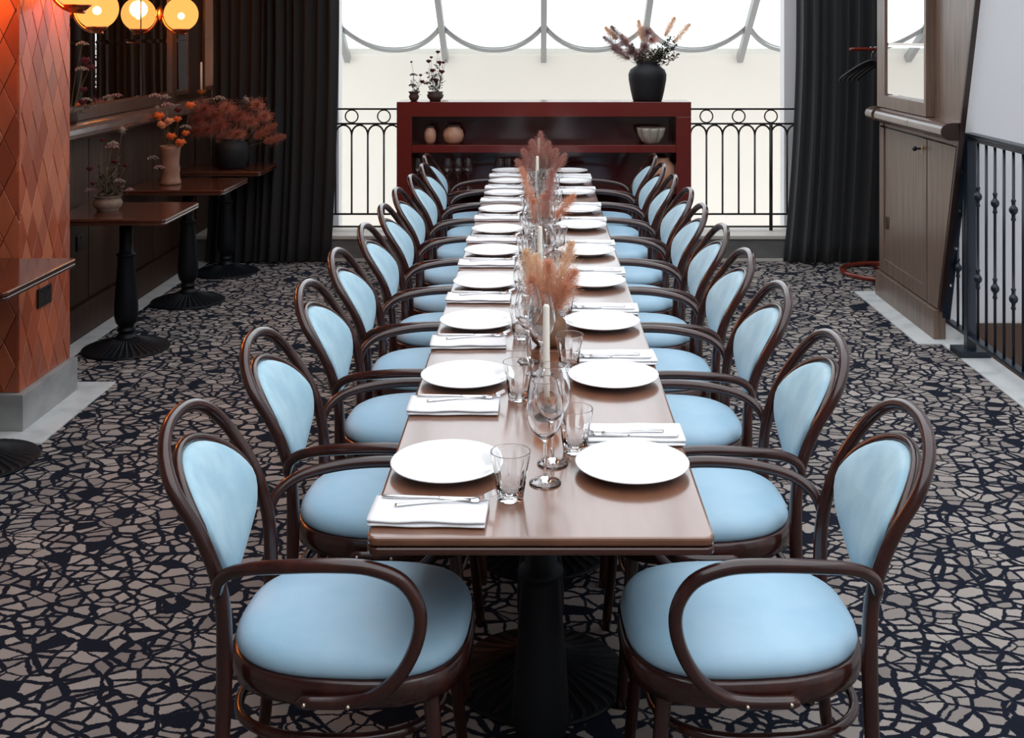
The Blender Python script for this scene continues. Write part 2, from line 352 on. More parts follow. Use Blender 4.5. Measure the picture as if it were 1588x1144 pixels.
# wide sockets
def socket(name, x, y, z, w_, h_, label):
    t = tag(empty(name, (x, y, z)), label, 'socket')
    e = MB(); e.bbox((0, -w_/2, -h_/2), (.008, w_/2, h_/2), .003); e.build('plate', M['plastic'], t)
    for s in (-1, 1) if w_ > .1 else (0,):
        for dz, dy in ((.012, 0), (-.012, -.012), (-.012, .012)):
            e = MB(); e.box((.008, s*w_/4+dy-.003, dz-.006), (.0088, s*w_/4+dy+.003, dz+.006)); e.build('slot', M['grout'], t)
        e = MB(); e.bbox((.006, s*w_/4-.006, .024), (.011, s*w_/4+.006, .034), .001); e.build('switch', M['iron'], t)
    return t
socket('wall_socket', PX+.001, 5.17, .54, .14, .088, 'black double socket on the side of the terracotta pillar')
socket('wall_socket', -2.65, 6.42, .55, .088, .088, 'black socket low on the dark left wall behind the side table')

# ------------------------------------------------------------------ light well beyond the railing, sloped glazing
m = MB(); m.box((-7, 12.0, -4), (7, 12.2, 1.585)); struct(m.build('wall_back', M['wellwall']), 'cream wall across the light well beyond the railing', 'wall')
m = MB(); m.box((-7.2, 9.14, -4), (-7, 12.2, 4)); m.box((7, 9.14, -4), (7.2, 12.2, 4)); struct(m.build('wall_well_sides', M['wellwall']))
m = MB(); m.box((-7, 9.0, -4.1), (7, 12.2, -4)); struct(m.build('floor_well', M['ledgetop']))
win = struct(empty('window_1', (0, 11.98, 1.52)), 'sloped glass roof with grey bars and curved swag rails', 'glass roof')
SL = .68; ln = sqrt(1+SL*SL)
rx = [.042+1.052*i for i in range(-5, 6)]
def onslope(x, d, off=0): return (x, -d-off*SL/ln, SL*d+off*(-1)/ln)
for x in rx:
    e = MB(); p = [onslope(x-.03, -.02), onslope(x+.03, -.02), onslope(x+.03, -.02, .09), onslope(x-.03, -.02, .09), onslope(x-.03, 6.2), onslope(x+.03, 6.2), onslope(x+.03, 6.2, .09), onslope(x-.03, 6.2, .09)]
    e.add(p, [(0,1,2,3), (7,6,5,4), (0,4,5,1), (1,5,6,2), (2,6,7,3), (3,7,4,0)]); e.build('glazing_bar', M['aluminium'], win)
for a, b in zip(rx[:-1], rx[1:]):
    x0 = a+.03; x1 = b-.03; mid = (a+b)/2; hw = (x1-x0)/2
    for dd, rr, nm in ((0, .021, 'swag_rail_and_reflection'), (.045, .009, 'swag_rail_and_reflection')):  # the thin second arc stands for the rail's reflection
        pts = []
        for k in range(25):
            t = -1+2*k/24
            pts.append(onslope(mid+hw*t, dd+.10+.33*(1-(1-abs(t)**2.3)**.95), .03))
        e = MB(); e.tube(pts, rr, 8); e.build(nm, M['aluminium'], win)
    e = MB(); p = [onslope(x0, .0, -.002), onslope(x1, 0, -.002), onslope(x1, 2.6, -.002), onslope(x0, 2.6, -.002)]
    p += [(q[0], q[1]+.004, q[2]+.006) for q in p]; e.add(p, [(0,1,2,3), (7,6,5,4), (0,4,5,1), (1,5,6,2), (2,6,7,3), (3,7,4,0)]); e.build('pane', M['pane'], win)

# ------------------------------------------------------------------ far railing
rail = tag(empty('balcony_railing', (0, 8.8, .198)), 'black wrought iron railing with rings and arches across the far window', 'railing')
bx = [(i*.1272+.043) for i in range(-15, 17)]
def zz(z): return z-.198
for za, zb, nm in ((1.148, 1.162, 'top_rail'), (1.032, 1.046, 'ring_rail'), (.320, .334, 'lower_rail'), (.222, .235, 'bottom_rail')):
    e = MB(); e.bbox((-1.95, -.010, zz(za)), (2.12, .010, zz(zb)), .002); e.build(nm, M['railfar'], rail)
for i, x in enumerate(bx):
    X = x+.0
    thick = (i in (29, 15))
    e = MB()
    if thick: e.tube([(X, 0, 0), (X, 0, zz(1.04))], .014, 10)
    else: e.tube([(X, 0, zz(.327)), (X, 0, zz(.95))], .0075, 8)
    e.build('baluster', M['railfar'], rail)
    if i < len(bx)-1:
        r_ = .0636; e = MB(); e.tube([(X+r_-r_*cos(pi*k/12), 0, zz(.95)+.078*sin(pi*k/12)) for k in range(13)], .0075, 8); e.build('arch', M['railfar'], rail)
    if i % 2 == 1:
        e = MB(); e.tube([(X+.050*cos(2*pi*k/24), 0, zz(1.097)+.050*sin(2*pi*k/24)) for k in range(24)], .0055, 8, closed=True, up=(0, 1, 0)); e.build('ring', M['railfar'], rail)

# ------------------------------------------------------------------ curtains
def curtain(name, topx, botx, yc, z1, folds, amp, mat_, label, seed, flare=0):
    rnd = random.Random(seed); nx = folds*14; nz = 26; ph = []
    a = 0
    wid = [rnd.uniform(.6, 1.5) for _ in range(folds)]; tot = sum(wid)
    edges = [0]
    for q in wid: edges.append(edges[-1]+q/tot)
    amps = [rnd.uniform(.6, 1.25) for _ in range(folds)]
    R = []; m = MB(); vs = []
    for j in range(nz+1):
        t = j/nz; z = .012+(z1-.012)*t
        for i in range(nx+1):
            k = min(int(i/14), folds-1); u = edges[k]+(edges[k+1]-edges[k])*((i-k*14)/14)
            f = 2*pi*((i-k*14)/14)
            s = 1-min(1, t/.85)
            xl = botx[0]+(topx[0]-botx[0])*(1-(1-min(1, t*2.2))**2); xr = botx[1]+(topx[1]-botx[1])*(1-(1-min(1, t*2.2))**2)
            A = amp*amps[k]*(1+.25*sin(3*t+k))
            vs.append((xl+(xr-xl)*u+.014*sin(f*1.0+.8)*(1 if 0 < i < nx else 0)+.006*sin(5*t+k), yc-A*(1-cos(f))+flare*s*.05+.01*sin(7*t+u*9), z))
    fs = [(j*(nx+1)+i, j*(nx+1)+i+1, (j+1)*(nx+1)+i+1, (j+1)*(nx+1)+i) for j in range(nz) for i in range(nx)]
    m.add(vs, fs, True)
    o = m.build(name, mat_); md = o.modifiers.new('thick', 'SOLIDIFY'); md.thickness = .006
    return tag(o, label, 'curtain')
curtain('curtain', (-2.50, -1.545), (-2.56, -1.60), 8.545, 4.2, 13, .034, M['curtainl'], 'floor-length dark pleated curtain left of the red cabinet', 3)
curtain('curtain', (1.955, 2.95), (1.86, 2.92), 8.52, 4.2, 11, .040, M['curtain'], 'floor-length charcoal pleated curtain on the right beside the clothes rack', 9)

# ------------------------------------------------------------------ right side: wardrobe, leaning wall, stairwell
def ye(z): return 6.42-.30*z
m = MB(); poly = [(7.46, .17), (6.54-.285*.17, .17), (6.54-.285*4.2, 4.2), (7.46, 4.2)]
wr = tag(empty('wardrobe', (2.28, 7.0, 0)), 'tall smoked oak cupboard built in beside the leaning white wall', 'cupboard')
def W(u, v, t): return (t-2.28, u-7.0, v)
m.prism(poly, W, 2.30, 2.89); m.build('carcass', M['oakdark'], wr)
m = MB(); m.prism([(7.47, 1.14), (7.395, 1.14), (7.395, 4.2), (7.47, 4.2)], W, 2.276, 2.302); m.build('stile', M['oak'], wr)
m = MB(); m.prism([(7.39, 1.14), (ye(1.14)+.02, 1.14), (ye(4.2)+.02, 4.2), (7.39, 4.2)], W, 2.282, 2.30); m.build('upper_panel', M['oak'], wr)
m = MB(); m.prism([(7.47, .175), (7.455, .175), (7.455, 1.14), (7.47, 1.14)], W, 2.274, 2.302); m.build('stile', M['oak'], wr)
# door: stiles and rails with recessed panel
dr = MB(); y0, y1, z0, z1 = 6.56, 7.452, .178, 1.13
for a, b in (((2.274, y0, z0), (2.296, y0+.075, z1)), ((2.274, y1-.075, z0), (2.296, y1, z1)), ((2.274, y0+.075, z0), (2.296, y1-.075, z0+.085))):
    dr.bbox((a[0]-2.28, a[1]-7, a[2]), (b[0]-2.28, b[1]-7, b[2]), .002)
door = dr.build('door', M['oak'], wr)
m = MB(); m.box((.002, y0+.075-7, z0+.085), (.014, y1-.075-7, z1)); m.build('door_panel', M['oak'], door)
m = MB(); m.tube([(-.006, 6.66-7, 1.065), (-.03, 6.66-7, 1.065)], .006, 10); m.sphere((-.042, 6.66-7, 1.065), .015, 12, 8); m.build('knob', M['plastic'], door)
m = MB(); m.bbox((-.009, 6.62-7, 1.04), (-.005, 6.63-7, 1.09), .001); m.build('keyhole_plate', M['brass'], door)
m = MB(); m.bbox((-.010, 7.30-7, .47), (-.005, 7.325-7, .55), .001); m.build('hinge_plate', M['panel'], door)
m = MB(); m.prism([(6.55, .178), (ye(.178)+.02, .178), (ye(1.13)+.02, 1.13), (6.55, 1.13)], W, 2.276, 2.30); m.build('side_panel', M['oak'], wr)
m = MB(); m.prism([(ye(.17)+.008, .17), (ye(.17)-.010, .17), (ye(4.2)-.010, 4.2), (ye(4.2)+.008, 4.2)], W, 2.277, 2.305); m.build('edge_strip', M['oakdark'], wr)
m = MB(); m.prism([(7.48, .008), (6.37, .008), (6.37, .170), (7.48, .170)], W, 2.250, 2.318); m.build('plinth', M['oak'], wr)
# half round rail on the wardrobe
m = MB()
def halfrail(m, a, b):
    prof = [(2.285, 1.268)]+[(2.235-.058*sin(pi*k/10), 1.219+.049*cos(pi*k/10)) for k in range(11)]+[(2.285, 1.17)]
    m.prism(prof, lambda u, v, t: (u, t, v), a, b)
halfrail(m, 7.33, 7.47); halfrail(m, 6.62, 7.27); halfrail(m, 6.06, 6.614)
tr = struct(m.build('trim_7', M['trimwood']), 'chunky half-round wooden rail across the oak cupboard', 'dado ledge')
m = MB(); m.box((2.20, 7.27, 1.185), (2.285, 7.33, 1.255)); m.build('rail_core', M['oakdark'], tr)
m = MB(); m.prism([(2.285, 1.266)]+[(2.236-.055*sin(pi*k/10), 1.219+.047*cos(pi*k/10)) for k in range(11)]+[(2.285, 1.172)], lambda u, v, t: (u, t, v), 6.052, 6.0598); m.build('end_cap', M['oakdark'], tr)

def wall_mirror(name, x, sx, ya, yb, z0, z1, ys, zs, label, fw=.075, dep=.05, fa=None, fb=None, skew=0):
    fa = fa or fw*.8; fb = fb or fw*.8
    t = tag(empty(name, (x, (ya+yb)/2, z0)), label, 'mirror'); yc = (ya+yb)/2
    def P(xx, y, z): return (sx*xx, y-yc, z-z0)
    def fr(a, b, nm='frame_rail'):
        e = MB(); p = P(*a); q = P(*b); e.bbox([min(p[i], q[i]) for i in range(3)], [max(p[i], q[i]) for i in range(3)], .003); e.build(nm, M['panelframe' if sx > 0 else 'oak'], t)
    fr((0, ya, z0), (dep, yb, z0+fw)); fr((0, ya, z0+fw), (dep, ya+fa, z1)); fr((0, yb-fb, z0+fw), (dep, yb, z1)); fr((0, ya, z1), (dep, yb, z1+fw))
    Y = [ya+fa]+ys+[yb-fb]; Z = [z0+fw]+zs+[z1]
    for i in range(len(Y)-1):
        for j in range(len(Z)-1):
            a, b, c, d = Y[i]+.001, Y[i+1]-.001, Z[j]+.001, Z[j+1]-.001; bv = .012; h0, h1 = .012, .0145
            if skew: h0, h1 = .004, .0065
            k = lambda h, y: h+skew*(y-Y[0])
            vs = [P(k(h0, a), a, c), P(k(h0, b), b, c), P(k(h0, b), b, d), P(k(h0, a), a, d), P(k(h1, a+bv), a+bv, c+bv), P(k(h1, b-bv), b-bv, c+bv), P(k(h1, b-bv), b-bv, d-bv), P(k(h1, a+bv), a+bv, d-bv), P(.002, a, c), P(.002, b, c), P(.002, b, d), P(.002, a, d)]
            e = MB(); e.add(vs, [(4,5,6,7), (0,1,5,4), (1,2,6,5), (2,3,7,6), (3,0,4,7), (8,9,1,0), (9,10,2,1), (10,11,3,2), (11,8,0,3), (8,11,10,9)]); e.build('mirror_pane', M['mirror'], t)
    return t
wall_mirror('framed_mirror', 2.282, -1, 6.45, 7.385, 1.271, 2.6, [], [1.68], 'tall framed mirror on the oak cupboard reflecting the bright window', .08, .050, .035, .165, .045)
wall_mirror('framed_mirror', -2.650, 1, 5.50, 8.0, 1.258, 2.45, [6.62, 7.37], [1.70], 'wide panelled mirror on the left wall behind the globe lamps', .07, .035)
wall_mirror('framed_mirror', -2.648, 1, 8.06, 8.36, 1.30, 2.45, [], [1.70], 'narrow mirror on the left wall between wide mirror and curtain', .03, .02)
wall_mirror('framed_mirror', -2.648, 1, 8.74, 9.05, 1.30, 2.45, [], [1.70], 'narrow mirror in the far left corner partly behind the curtain', .03, .02)

# leaning white wall, stairwell
m = MB(); m.prism([(6.45-.285*.085, .085), (6.53-.285*.085, .085), (6.53-.285*4.4, 4.4), (6.45-.285*4.4, 4.4)], lambda u, v, t: (t, u, v), 2.300, 4.5)
struct(m.build('wall_right', M['whitewall']), 'leaning white wall behind the black stair railing', 'wall')
m = MB(); m.box((2.44, 6.40, -2.2), (4.5, 6.45, .085)); m.box((2.40, 2.0, -2.2), (2.44, 6.45, -.002)); struct(m.build('wall_stair', M['stair']), 'brown lining of the stairwell below the white wall', 'wall')
m = MB(); m.box((2.32, 6.38, .007), (2.445, 6.43, .088)); struct(m.build('baseboard_right', M['marble']), 'short marble skirting under the leaning white wall', 'baseboard')
m = MB(); m.box((2.4, 2.0, -2.3), (4.6, 6.45, -2.2)); struct(m.build('floor_stair', M['stair']))
m = MB(); m.box((4.5, -3, -2.3), (4.6, 6.5, 4.4)); struct(m.build('wall_right_outer', M['whitewall']))
m = MB(); m.box((2.9, 6.46, 0), (3.2, 9.14, 4.4)); struct(m.build('wall_right_back', M['backwall']))

# right stair railing
RX = 2.345
sr = tag(empty('stair_railing', (RX, 6.08, 0)), 'black metal stair railing with knuckled bars at the right edge', 'railing')
def rb(a, b, nm, r=.002):
    e = MB(); e.bbox((a[0]-RX, a[1]-6.08, a[2]), (b[0]-RX, b[1]-6.08, b[2]), r); return e.build(nm, M['railblack'], sr)
rb((RX-.025, 6.055, .012), (RX+.025, 6.105, 1.195), 'post', .003)
rb((RX-.085, 6.0, .007), (RX+.085, 6.15, .040), 'base_plate', .004)
rb((RX-.03, 2.4, 1.195), (RX+.03, 6.13, 1.212), 'handrail', .004)
rb((RX-.022, 2.4, 1.172), (RX+.022, 6.055, 1.186), 'upper_rail')
rb((RX-.022, 2.4, .100), (RX+.022, 6.055, .116), 'bottom_rail')
rb((RX-.022, 6.105, .100), (RX+.022, 6.39, .116), 'bottom_rail')
e = MB(); e.prism([(6.412, .12), (6.372, .12), (6.372-.285*1.05, 1.17), (6.412-.285*1.05, 1.17)], lambda u, v, t: (t, u-6.08, v), -.045, .0); e.build('wall_bar', M['railblack'], sr)
for z in (.33, .55, .77, .99):
    e = MB(); y = 6.406-.285*z; e.tube([(-.02, y-6.08, z), (-.02, y-6.08-.012, z)], .008, 8); e.build('bolt', M['steel'], sr)
k = 0; y = 5.97
def bar(y, ztop, ornate):
    e = MB(); pr = [(.0075, .116)]
    if ornate:
        for zc in (.44, .88):
            if zc+.05 < ztop:
                pr += [(.0075, zc-.055), (.012, zc-.05), (.012, zc-.044), (.009, zc-.036), (.010, zc-.022), (.018, zc-.014), (.0215, zc-.005), (.0215, zc+.005), (.018, zc+.014), (.010, zc+.022), (.009, zc+.036), (.012, zc+.044), (.012, zc+.05), (.0075, zc+.055)]
    pr += [(.0075, ztop)]
    e.lathe(pr, (0, y-6.08, 0), 12); e.build('baluster', M['railblack'], sr)
while y > 4.0:
    bar(y, 1.175, k % 2 == 0); k += 1; y -= .112
bar(6.255, .60, True); bar(6.175, .86, False)

# ------------------------------------------------------------------ red display cabinet
CY = 8.28; X0 = (615-VX)*CY/F; X1 = (1072-VX)*CY/F; D = .27
cab = tag(empty('display_cabinet', ((X0+X1)/2, CY+D/2, 0)), 'glossy oxblood red open display cabinet at the far end of the table', 'cabinet')
cx = (X0+X1)/2; cyc = CY+D/2
def cb(a, b, nm, mt='lacquer', r=.004):
    e = MB(); e.bbox((a[0]-cx, a[1]-cyc, a[2]), (b[0]-cx, b[1]-cyc, b[2]), r); return e.build(nm, M[mt], cab)
cb((X0, CY, .004), (X0+.112, CY+D, 1.133), 'side_panel'); cb((X1-.112, CY, .004), (X1, CY+D, 1.133), 'side_panel')
cb((X0, CY, 1.133), (X1, CY+D, 1.243), 'top_panel')
cb((X0+.112, CY+.002, .866), (X1-.112, CY+D-.02, .922), 'shelf'); cb((X0+.112, CY+.03, .555), (X1-.112, CY+D-.02, .580), 'shelf')
cb((X0+.112, CY+.002, .08), (X1-.112, CY+D-.02, .16), 'shelf')
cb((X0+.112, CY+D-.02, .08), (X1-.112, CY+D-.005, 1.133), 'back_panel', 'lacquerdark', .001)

def lathe_thing(name, prof, loc, mt, label, cat, seg=28, mod=None):
    e = MB(); e.lathe(prof, (0, 0, 0), seg, mod=mod); o = e.build(name, M[mt], loc=loc); return tag(o, label, cat)
def solid_open(out, inn):   # outer profile bottom->top, inner wall top->bottom
    return out+inn
def xat(px, Y): return (px-VX)*Y/F
# two round pots and shell bowl on the upper shelf
lathe_thing('ceramic_pot', solid_open([(.0, 0), (.025, 0), (.038, .02), (.046, .06), (.042, .095), (.028, .118), (.030, .128)], [(.024, .128), (.023, .118), (.036, .09), (.03, .02), (0, .015)]), (xat(667, 8.36), 8.37, .923), 'terrapot', 'small peach round pot with dark rim, left on the cabinet shelf', 'pot')
lathe_thing('ceramic_pot', solid_open([(.0, 0), (.045, 0), (.068, .02), (.080, .062), (.072, .10), (.048, .122), (.050, .135)], [(.042, .135), (.042, .12), (.064, .09), (.06, .02), (0, .015)]), (xat(703, 8.38), 8.39, .923), 'terrapot', 'wide peach round pot beside the small pot on the cabinet shelf', 'pot')
for o, r_, z_ in zip([q for q in bpy.data.objects if q.name.startswith('ceramic_pot')], (.030, .050), (.128, .135)):
    e = MB(); e.lathe([(r_-.009, z_-.004), (r_+.002, z_-.006), (r_+.004, z_), (r_, z_+.007), (r_-.008, z_+.006)], (0, 0, 0), 28); e.build('rim', M['darkpot'], o)
lathe_thing('lotus_bowl', solid_open([(.0, 0), (.05, 0), (.072, .02), (.098, .06), (.108, .10), (.112, .122)], [(.104, .120), (.098, .09), (.06, .03), (0, .02)]), (xat(1010, 8.38), 8.39, .923), 'shell', 'grey petal-edged ceramic bowl on the right of the cabinet shelf', 'bowl', 84, mod=lambda a, z: 1-(.30*(1-abs(sin(a*3.5))**.6))*min(1, z/.05))
lathe_thing('tan_pot', solid_open([(.0, 0), (.06, 0), (.09, .04), (.105, .11), (.09, .18), (.05, .22), (.055, .235)], [(.045, .235), (.04, .22), (.08, .17), (.09, .10), (0, .03)]), (xat(1028, 8.38), 8.40, .581), 'terrapot', 'round tan pot on the lower cabinet shelf behind the right chairs', 'pot')

# ------------------------------------------------------------------ glassware prototypes
def wine_mesh(s=1.0):
    out = [(0, 0), (.034, 0), (.036, .002), (.034, .004), (.015, .008), (.0055, .016), (.0038, .03), (.0036, .085), (.006, .096), (.018, .106), (.032, .122), (.0405, .143), (.0425, .160), (.040, .185), (.035, .21), (.0312, .2305), (.03105, .2318), (.0308, .2321)]
    inn = [(.0304, .2321), (.03015, .2318), (.0303, .2305), (.0340, .21), (.039, .185), (.0415, .160), (.0395, .144), (.031, .124), (.017, .1085), (.004, .101), (0, .1005)]
    e = MB(); e.lathe([(r*s, z*s) for r, z in out+inn], seg=28); return e
wg0 = wine_mesh().build('wine_glass', M['glass'])
def tumbler_mesh():
    e = MB()
    mod = lambda a, z: 1
    seg = 40; R = []
    for r, z in [(0, 0), (.026, 0), (.0285, .003), (.030, .015), (.034, .045), (.0385, .072), (.0425, .092), (.04335, .1025), (.0434, .1036), (.0431, .104)]:
        f = .085*max(0, 1-abs(z-.045)/.042)
        R.append([(r*(1-f*abs(cos(5*2*pi*k/seg)))*cos(2*pi*k/seg), r*(1-f*abs(cos(5*2*pi*k/seg)))*sin(2*pi*k/seg), z) for k in range(seg)])
    for r, z in [(.0420, .104), (.0416, .1036), (.0415, .1025), (.0406, .09), (.036, .07), (.031, .043), (.0275, .018), (.02, .013), (0, .012)]:
        R.append([(r*cos(2*pi*k/seg), r*sin(2*pi*k/seg), z) for k in range(seg)])
    e.rings(R); return e
tb0 = tumbler_mesh().build('tumbler', M['glass'])
first = {}
def place(proto, loc, rz, label, cat, group):
    if proto.name not in first: first[proto.name] = 1; o = proto; o.location = loc; o.rotation_euler = (0, 0, rz)
    else: o = dup(proto, loc, rz)
    tag(o, label, cat, group); return o

# ------------------------------------------------------------------ long table
TE = [2.226, 3.54, 4.735, 5.375, 6.57, 7.16, 8.24]
def rounded(x0, x1, y0, y1, r, off, n=4):
    x0 -= off; x1 += off; y0 -= off; y1 += off; r = max(.002, r+off); P = []
    for cx_, cy_, a in ((x1-r, y1-r, 0), (x0+r, y1-r, pi/2), (x0+r, y0+r, pi), (x1-r, y0+r, 1.5*pi)):
        for k in range(n+1): P.append((cx_+r*cos(a+k*pi/2/n), cy_+r*sin(a+k*pi/2/n)))
    return P
def slab(x0, x1, y0, y1, r, levels):
    e = MB(); e.rings([[(x, y, z) for x, y in rounded(x0, x1, y0, y1, r, off)] for z, off in levels], smooth=False); return e
def pedestal(t, x, y, ztop, s=1.0):
    e = MB(); seg = 108; R = []
    for r, z in [(.232, 0), (.236, .006), (.233, .012), (.215, .016), (.17, .026), (.12, .040), (.075, .056), (.055, .064)]:
        row = []
        for k in range(seg):
            a = 2*pi*k/seg; rib = .004 if (k % 3 == 0 and .06 < r < .225) else 0
            row.append((x+r*cos(a), y+r*sin(a), z+rib))
        R.append(row)
    e.rings(R, smooth=False); e.build('base', M['iron'], t)
    e = MB(); e.lathe([(.058, .060), (.058, .072), (.044, .080), (.040, .098), (.050, .104), (.050, .112), (.040, .120), (.042, .132), (.056, .150), (.064, .185), (.064, .24), (.058, .33), (.050, .43), (.045, .505), (.045, .515), (.052, .520), (.052, .530), (.038, .536), (.036, .60), (.036, ztop-.012)], (x, y, 0), 24)
    e.build('column', M['iron'], t)
    e = MB(); e.box((x-.16, y-.03, ztop-.012), (x+.16, y+.03, ztop)); e.box((x-.03, y-.16, ztop-.012), (x+.03, y+.16, ztop)); e.build('top_bracket', M['iron'], t)
tl = ['nearest, bare brown wood at its front', 'second, under the sandy pampas vase', 'short third table from the camera', 'fourth from the camera', 'short fifth table from the camera', 'farthest, against the red cabinet']
for i in range(6):
    y0, y1 = TE[i]+.0015, TE[i+1]-.0015; yc = (y0+y1)/2; X = .35
    t = tag(empty('dining_table', (.002, yc, 0)), 'dark wood table of the long row, '+tl[i], 'table', 'tables joined into the long row')
    up = slab(-X, X, y0-yc, y1-yc, .022, [(.733, -.007), (.7345, -.001), (.738, 0), (.745, 0), (.7485, -.0015), (.750, -.006)]); up.build('tabletop', M['tablewood'], t)
    lo = slab(-X, X, y0-yc, y1-yc, .022, [(.714, -.006), (.7155, -.001), (.720, 0), (.727, 0), (.7295, -.002), (.7315, -.009), (.7335, -.009)]); lo.build('edge_moulding', M['tableedge'], t)
    if i == 0: ps = [2.56, 3.05]
    elif y1-y0 > 1: ps = [y0+.26, y1-.26]
    else: ps = [yc]
    for p in ps: pedestal(t, 0, p-yc, .7145)

# ------------------------------------------------------------------ chair
def super_outline(a, b, n, k, sc=1.0, cx_=0.0):
    P = []
    for i in range(k):
        t = 2*pi*i/k; c, s = cos(t), sin(t)
        x = a*math.copysign(abs(c)**(2/n), c); bb = b*(1+.07*c); y = bb*math.copysign(abs(s)**(2/n), s)
        P.append((cx_+x*sc, y*sc))
    return P
def make_chair():
    t = empty('armchair')
    K = 48
    e = MB()
    base = lambda off, z: [(x, y, z) for x, y in super_outline(.255+off, .222+off, 2.75, K)]
    e.rings([base(-.012, .432), base(-.002, .440), base(.001, .450), base(-.002, .462), base(-.010, .474), base(-.028, .484), base(-.06, .491), base(-.12, .495), base(-.19, .496)]); e.build('seat', M['leather'], t)
    e = MB(); outer = [base(-.002, .380), base(.006, .385), base(.008, .41), base(.007, .432), base(0, .437)]; inner = [base(-.03, .437), base(-.03, .380)]
    e.rings(outer+inner, closed=True, smooth=True); e.build('seat_frame', M['chairwood'], t)
    # hoop back with the rear legs in one bent rod
    half = [(-.275, .195, 0), (-.256, .186, .15), (-.246, .180, .30), (-.243, .176, .45), (-.246, .178, .56), (-.262, .183, .64), (-.294, .189, .72), (-.345, .186, .80), (-.376, .157, .851), (-.394, .110, .884), (-.404, .056, .900)]
    path = crom([(x, -y, z) for x, y, z in half]+[(-.407, 0, .904)]+[(x, y, z) for x, y, z in half[::-1]], 5)
    n = len(path); rr = []
    for i, p in enumerate(path):
        z = p.z; rr.append(.014+.0035*max(0, (z if z < .45 else .45)/.45) if z < .45 else .0175-.003*min(1, (z-.45)/.3))
    e = MB(); e.tube(path, rr, 12); e.build('back_frame', M['chairwood'], t)
    # backrest: egg pad leaning with the hoop
    def backpt(y, z):   # hoop surface x at height z (rear lean)
        pts = [(.44, -.243), (.56, -.246), (.64, -.260), (.72, -.288), (.79, -.325), (.85, -.358), (.92, -.390)]
        for (za, xa), (zb, xb) in zip(pts[:-1], pts[1:]):
            if z <= zb or zb == .92:
                return xa+(xb-xa)*max(0, (z-za)/(zb-za))
    def egg(sc, off, K=40):
        P = []
        for i in range(K):
            a = 2*pi*i/K; s = sin(a); c = cos(a)
            zc = .700; z = zc+(.128 if s > 0 else .150)*s*sc
            y = .160*sc*c*(1 if s > 0 else (1-.40*(-s)**1.5))
            P.append((backpt(0, z)+off-.036*(1-(y/.165)**2), y, z))
        return P
    e = MB(); R = [egg(s_, o_) for s_, o_ in ((.90, -.012), (.985, -.010), (1.0, 0), (.985, .010), (.93, .016), (.75, .021), (.45, .023), (.12, .024))]
    e.rings(R); e.build('backrest', M['suede'], t)
    e = MB(); e.tube(egg(1.05, -.010), .0115, 10, closed=True); pp = egg(1.05, -.010)
    e.build('backrest_rim', M['chairwood'], t)
    e = MB()   # wooden back shell behind the pad
    e.rings([egg(s_, o_) for s_, o_ in ((.2, -.024), (.8, -.023), (1.0, -.018), (1.03, -.012), (.95, -.008))]); e.build('back_shell', M['chairwood'], t)
    for s in (-1, 1):
        arm = crom([(-.254, s*.196, .595), (-.238, s*.214, .636), (-.19, s*.240, .668), (-.10, s*.262, .686), (0, s*.270, .694), (.08, s*.270, .690), (.145, s*.266, .662), (.178, s*.262, .605), (.172, s*.258, .535), (.135, s*.255, .465), (.08, s*.252, .422), (.02, s*.249, .408), (-.075, s*.246, .405)], 5)
        rr = [.0125+.002*sin(pi*i/len(arm)) for i in range(len(arm))]; rr[0] = .010; rr[-1] = .008
        e = MB(); e.tube(arm, rr, 12); a = e.build('armrest', M['chairwood'], t)
        for xx in (-.055, .035):
            e = MB(); e.sphere((xx, s*(.2615 if xx < 0 else .265), .408), .0045, 8, 5); e.build('screw', M['screw'], a)
        leg = crom([(.185, s*.160, .425), (.188, s*.162, .38), (.205, s*.176, .20), (.222, s*.192, .0)], 4)
        e = MB(); e.tube(leg, [.020-.007*i/(len(leg)-1) for i in range(len(leg))], 12); e.build('leg', M['chairwood'], t)
    # stretcher hoop
    pts = []
    for i in range(40):
        a = 2*pi*i/40; pts.append((-.03+.225*math.copysign(abs(cos(a))**.8, cos(a)), .172*math.copysign(abs(sin(a))**.8, sin(a)), .285))
    e = MB(); e.tube(pts, .011, 10, closed=True); e.build('stretcher', M['chairwood'], t)
    return t
ch0 = make_chair()
LY = [2.50, 3.13, 3.76, 4.33, 4.90, 5.47, 6.04, 6.61, 7.18, 7.75]
RY = [2.50, 3.11, 3.74, 4.32, 4.89, 5.47, 6.04, 6.62, 7.19, 7.76]
LXo = [-.41, -.405, -.395, -.395, -.375, -.37, -.375, -.36, -.35, -.39]
RXo = [.44, .425, .415, .405, .405, .40, .41, .395, .39, .395]
rots = [1.5, 2, 1.5, 2, 1, 1, 2, 1, 1, 1]
for i in range(10):
    r1 = radians(-rots[i]+random.uniform(-1, 1)); r2 = pi+radians(rots[i]+random.uniform(-1, 1))
    if i == 0: r1 = radians(-2); r2 = pi+radians(2.5)
    lab = 'blue-seated bentwood armchair, left side of the long table, '+ORD[i]
    if i == 0: ch0.location = (LXo[0], LY[0], 0); ch0.rotation_euler = (0, 0, r1); tag(ch0, lab, 'chair', 'blue armchairs on the left of the table')
    else: o = dup(ch0, (LXo[i], LY[i], 0), r1); tag(o, lab, 'chair', 'blue armchairs on the left of the table')
    o = dup(ch0, (RXo[i], RY[i], 0), r2); tag(o, lab.replace('left side', 'right side'), 'chair', 'blue armchairs on the right of the table')

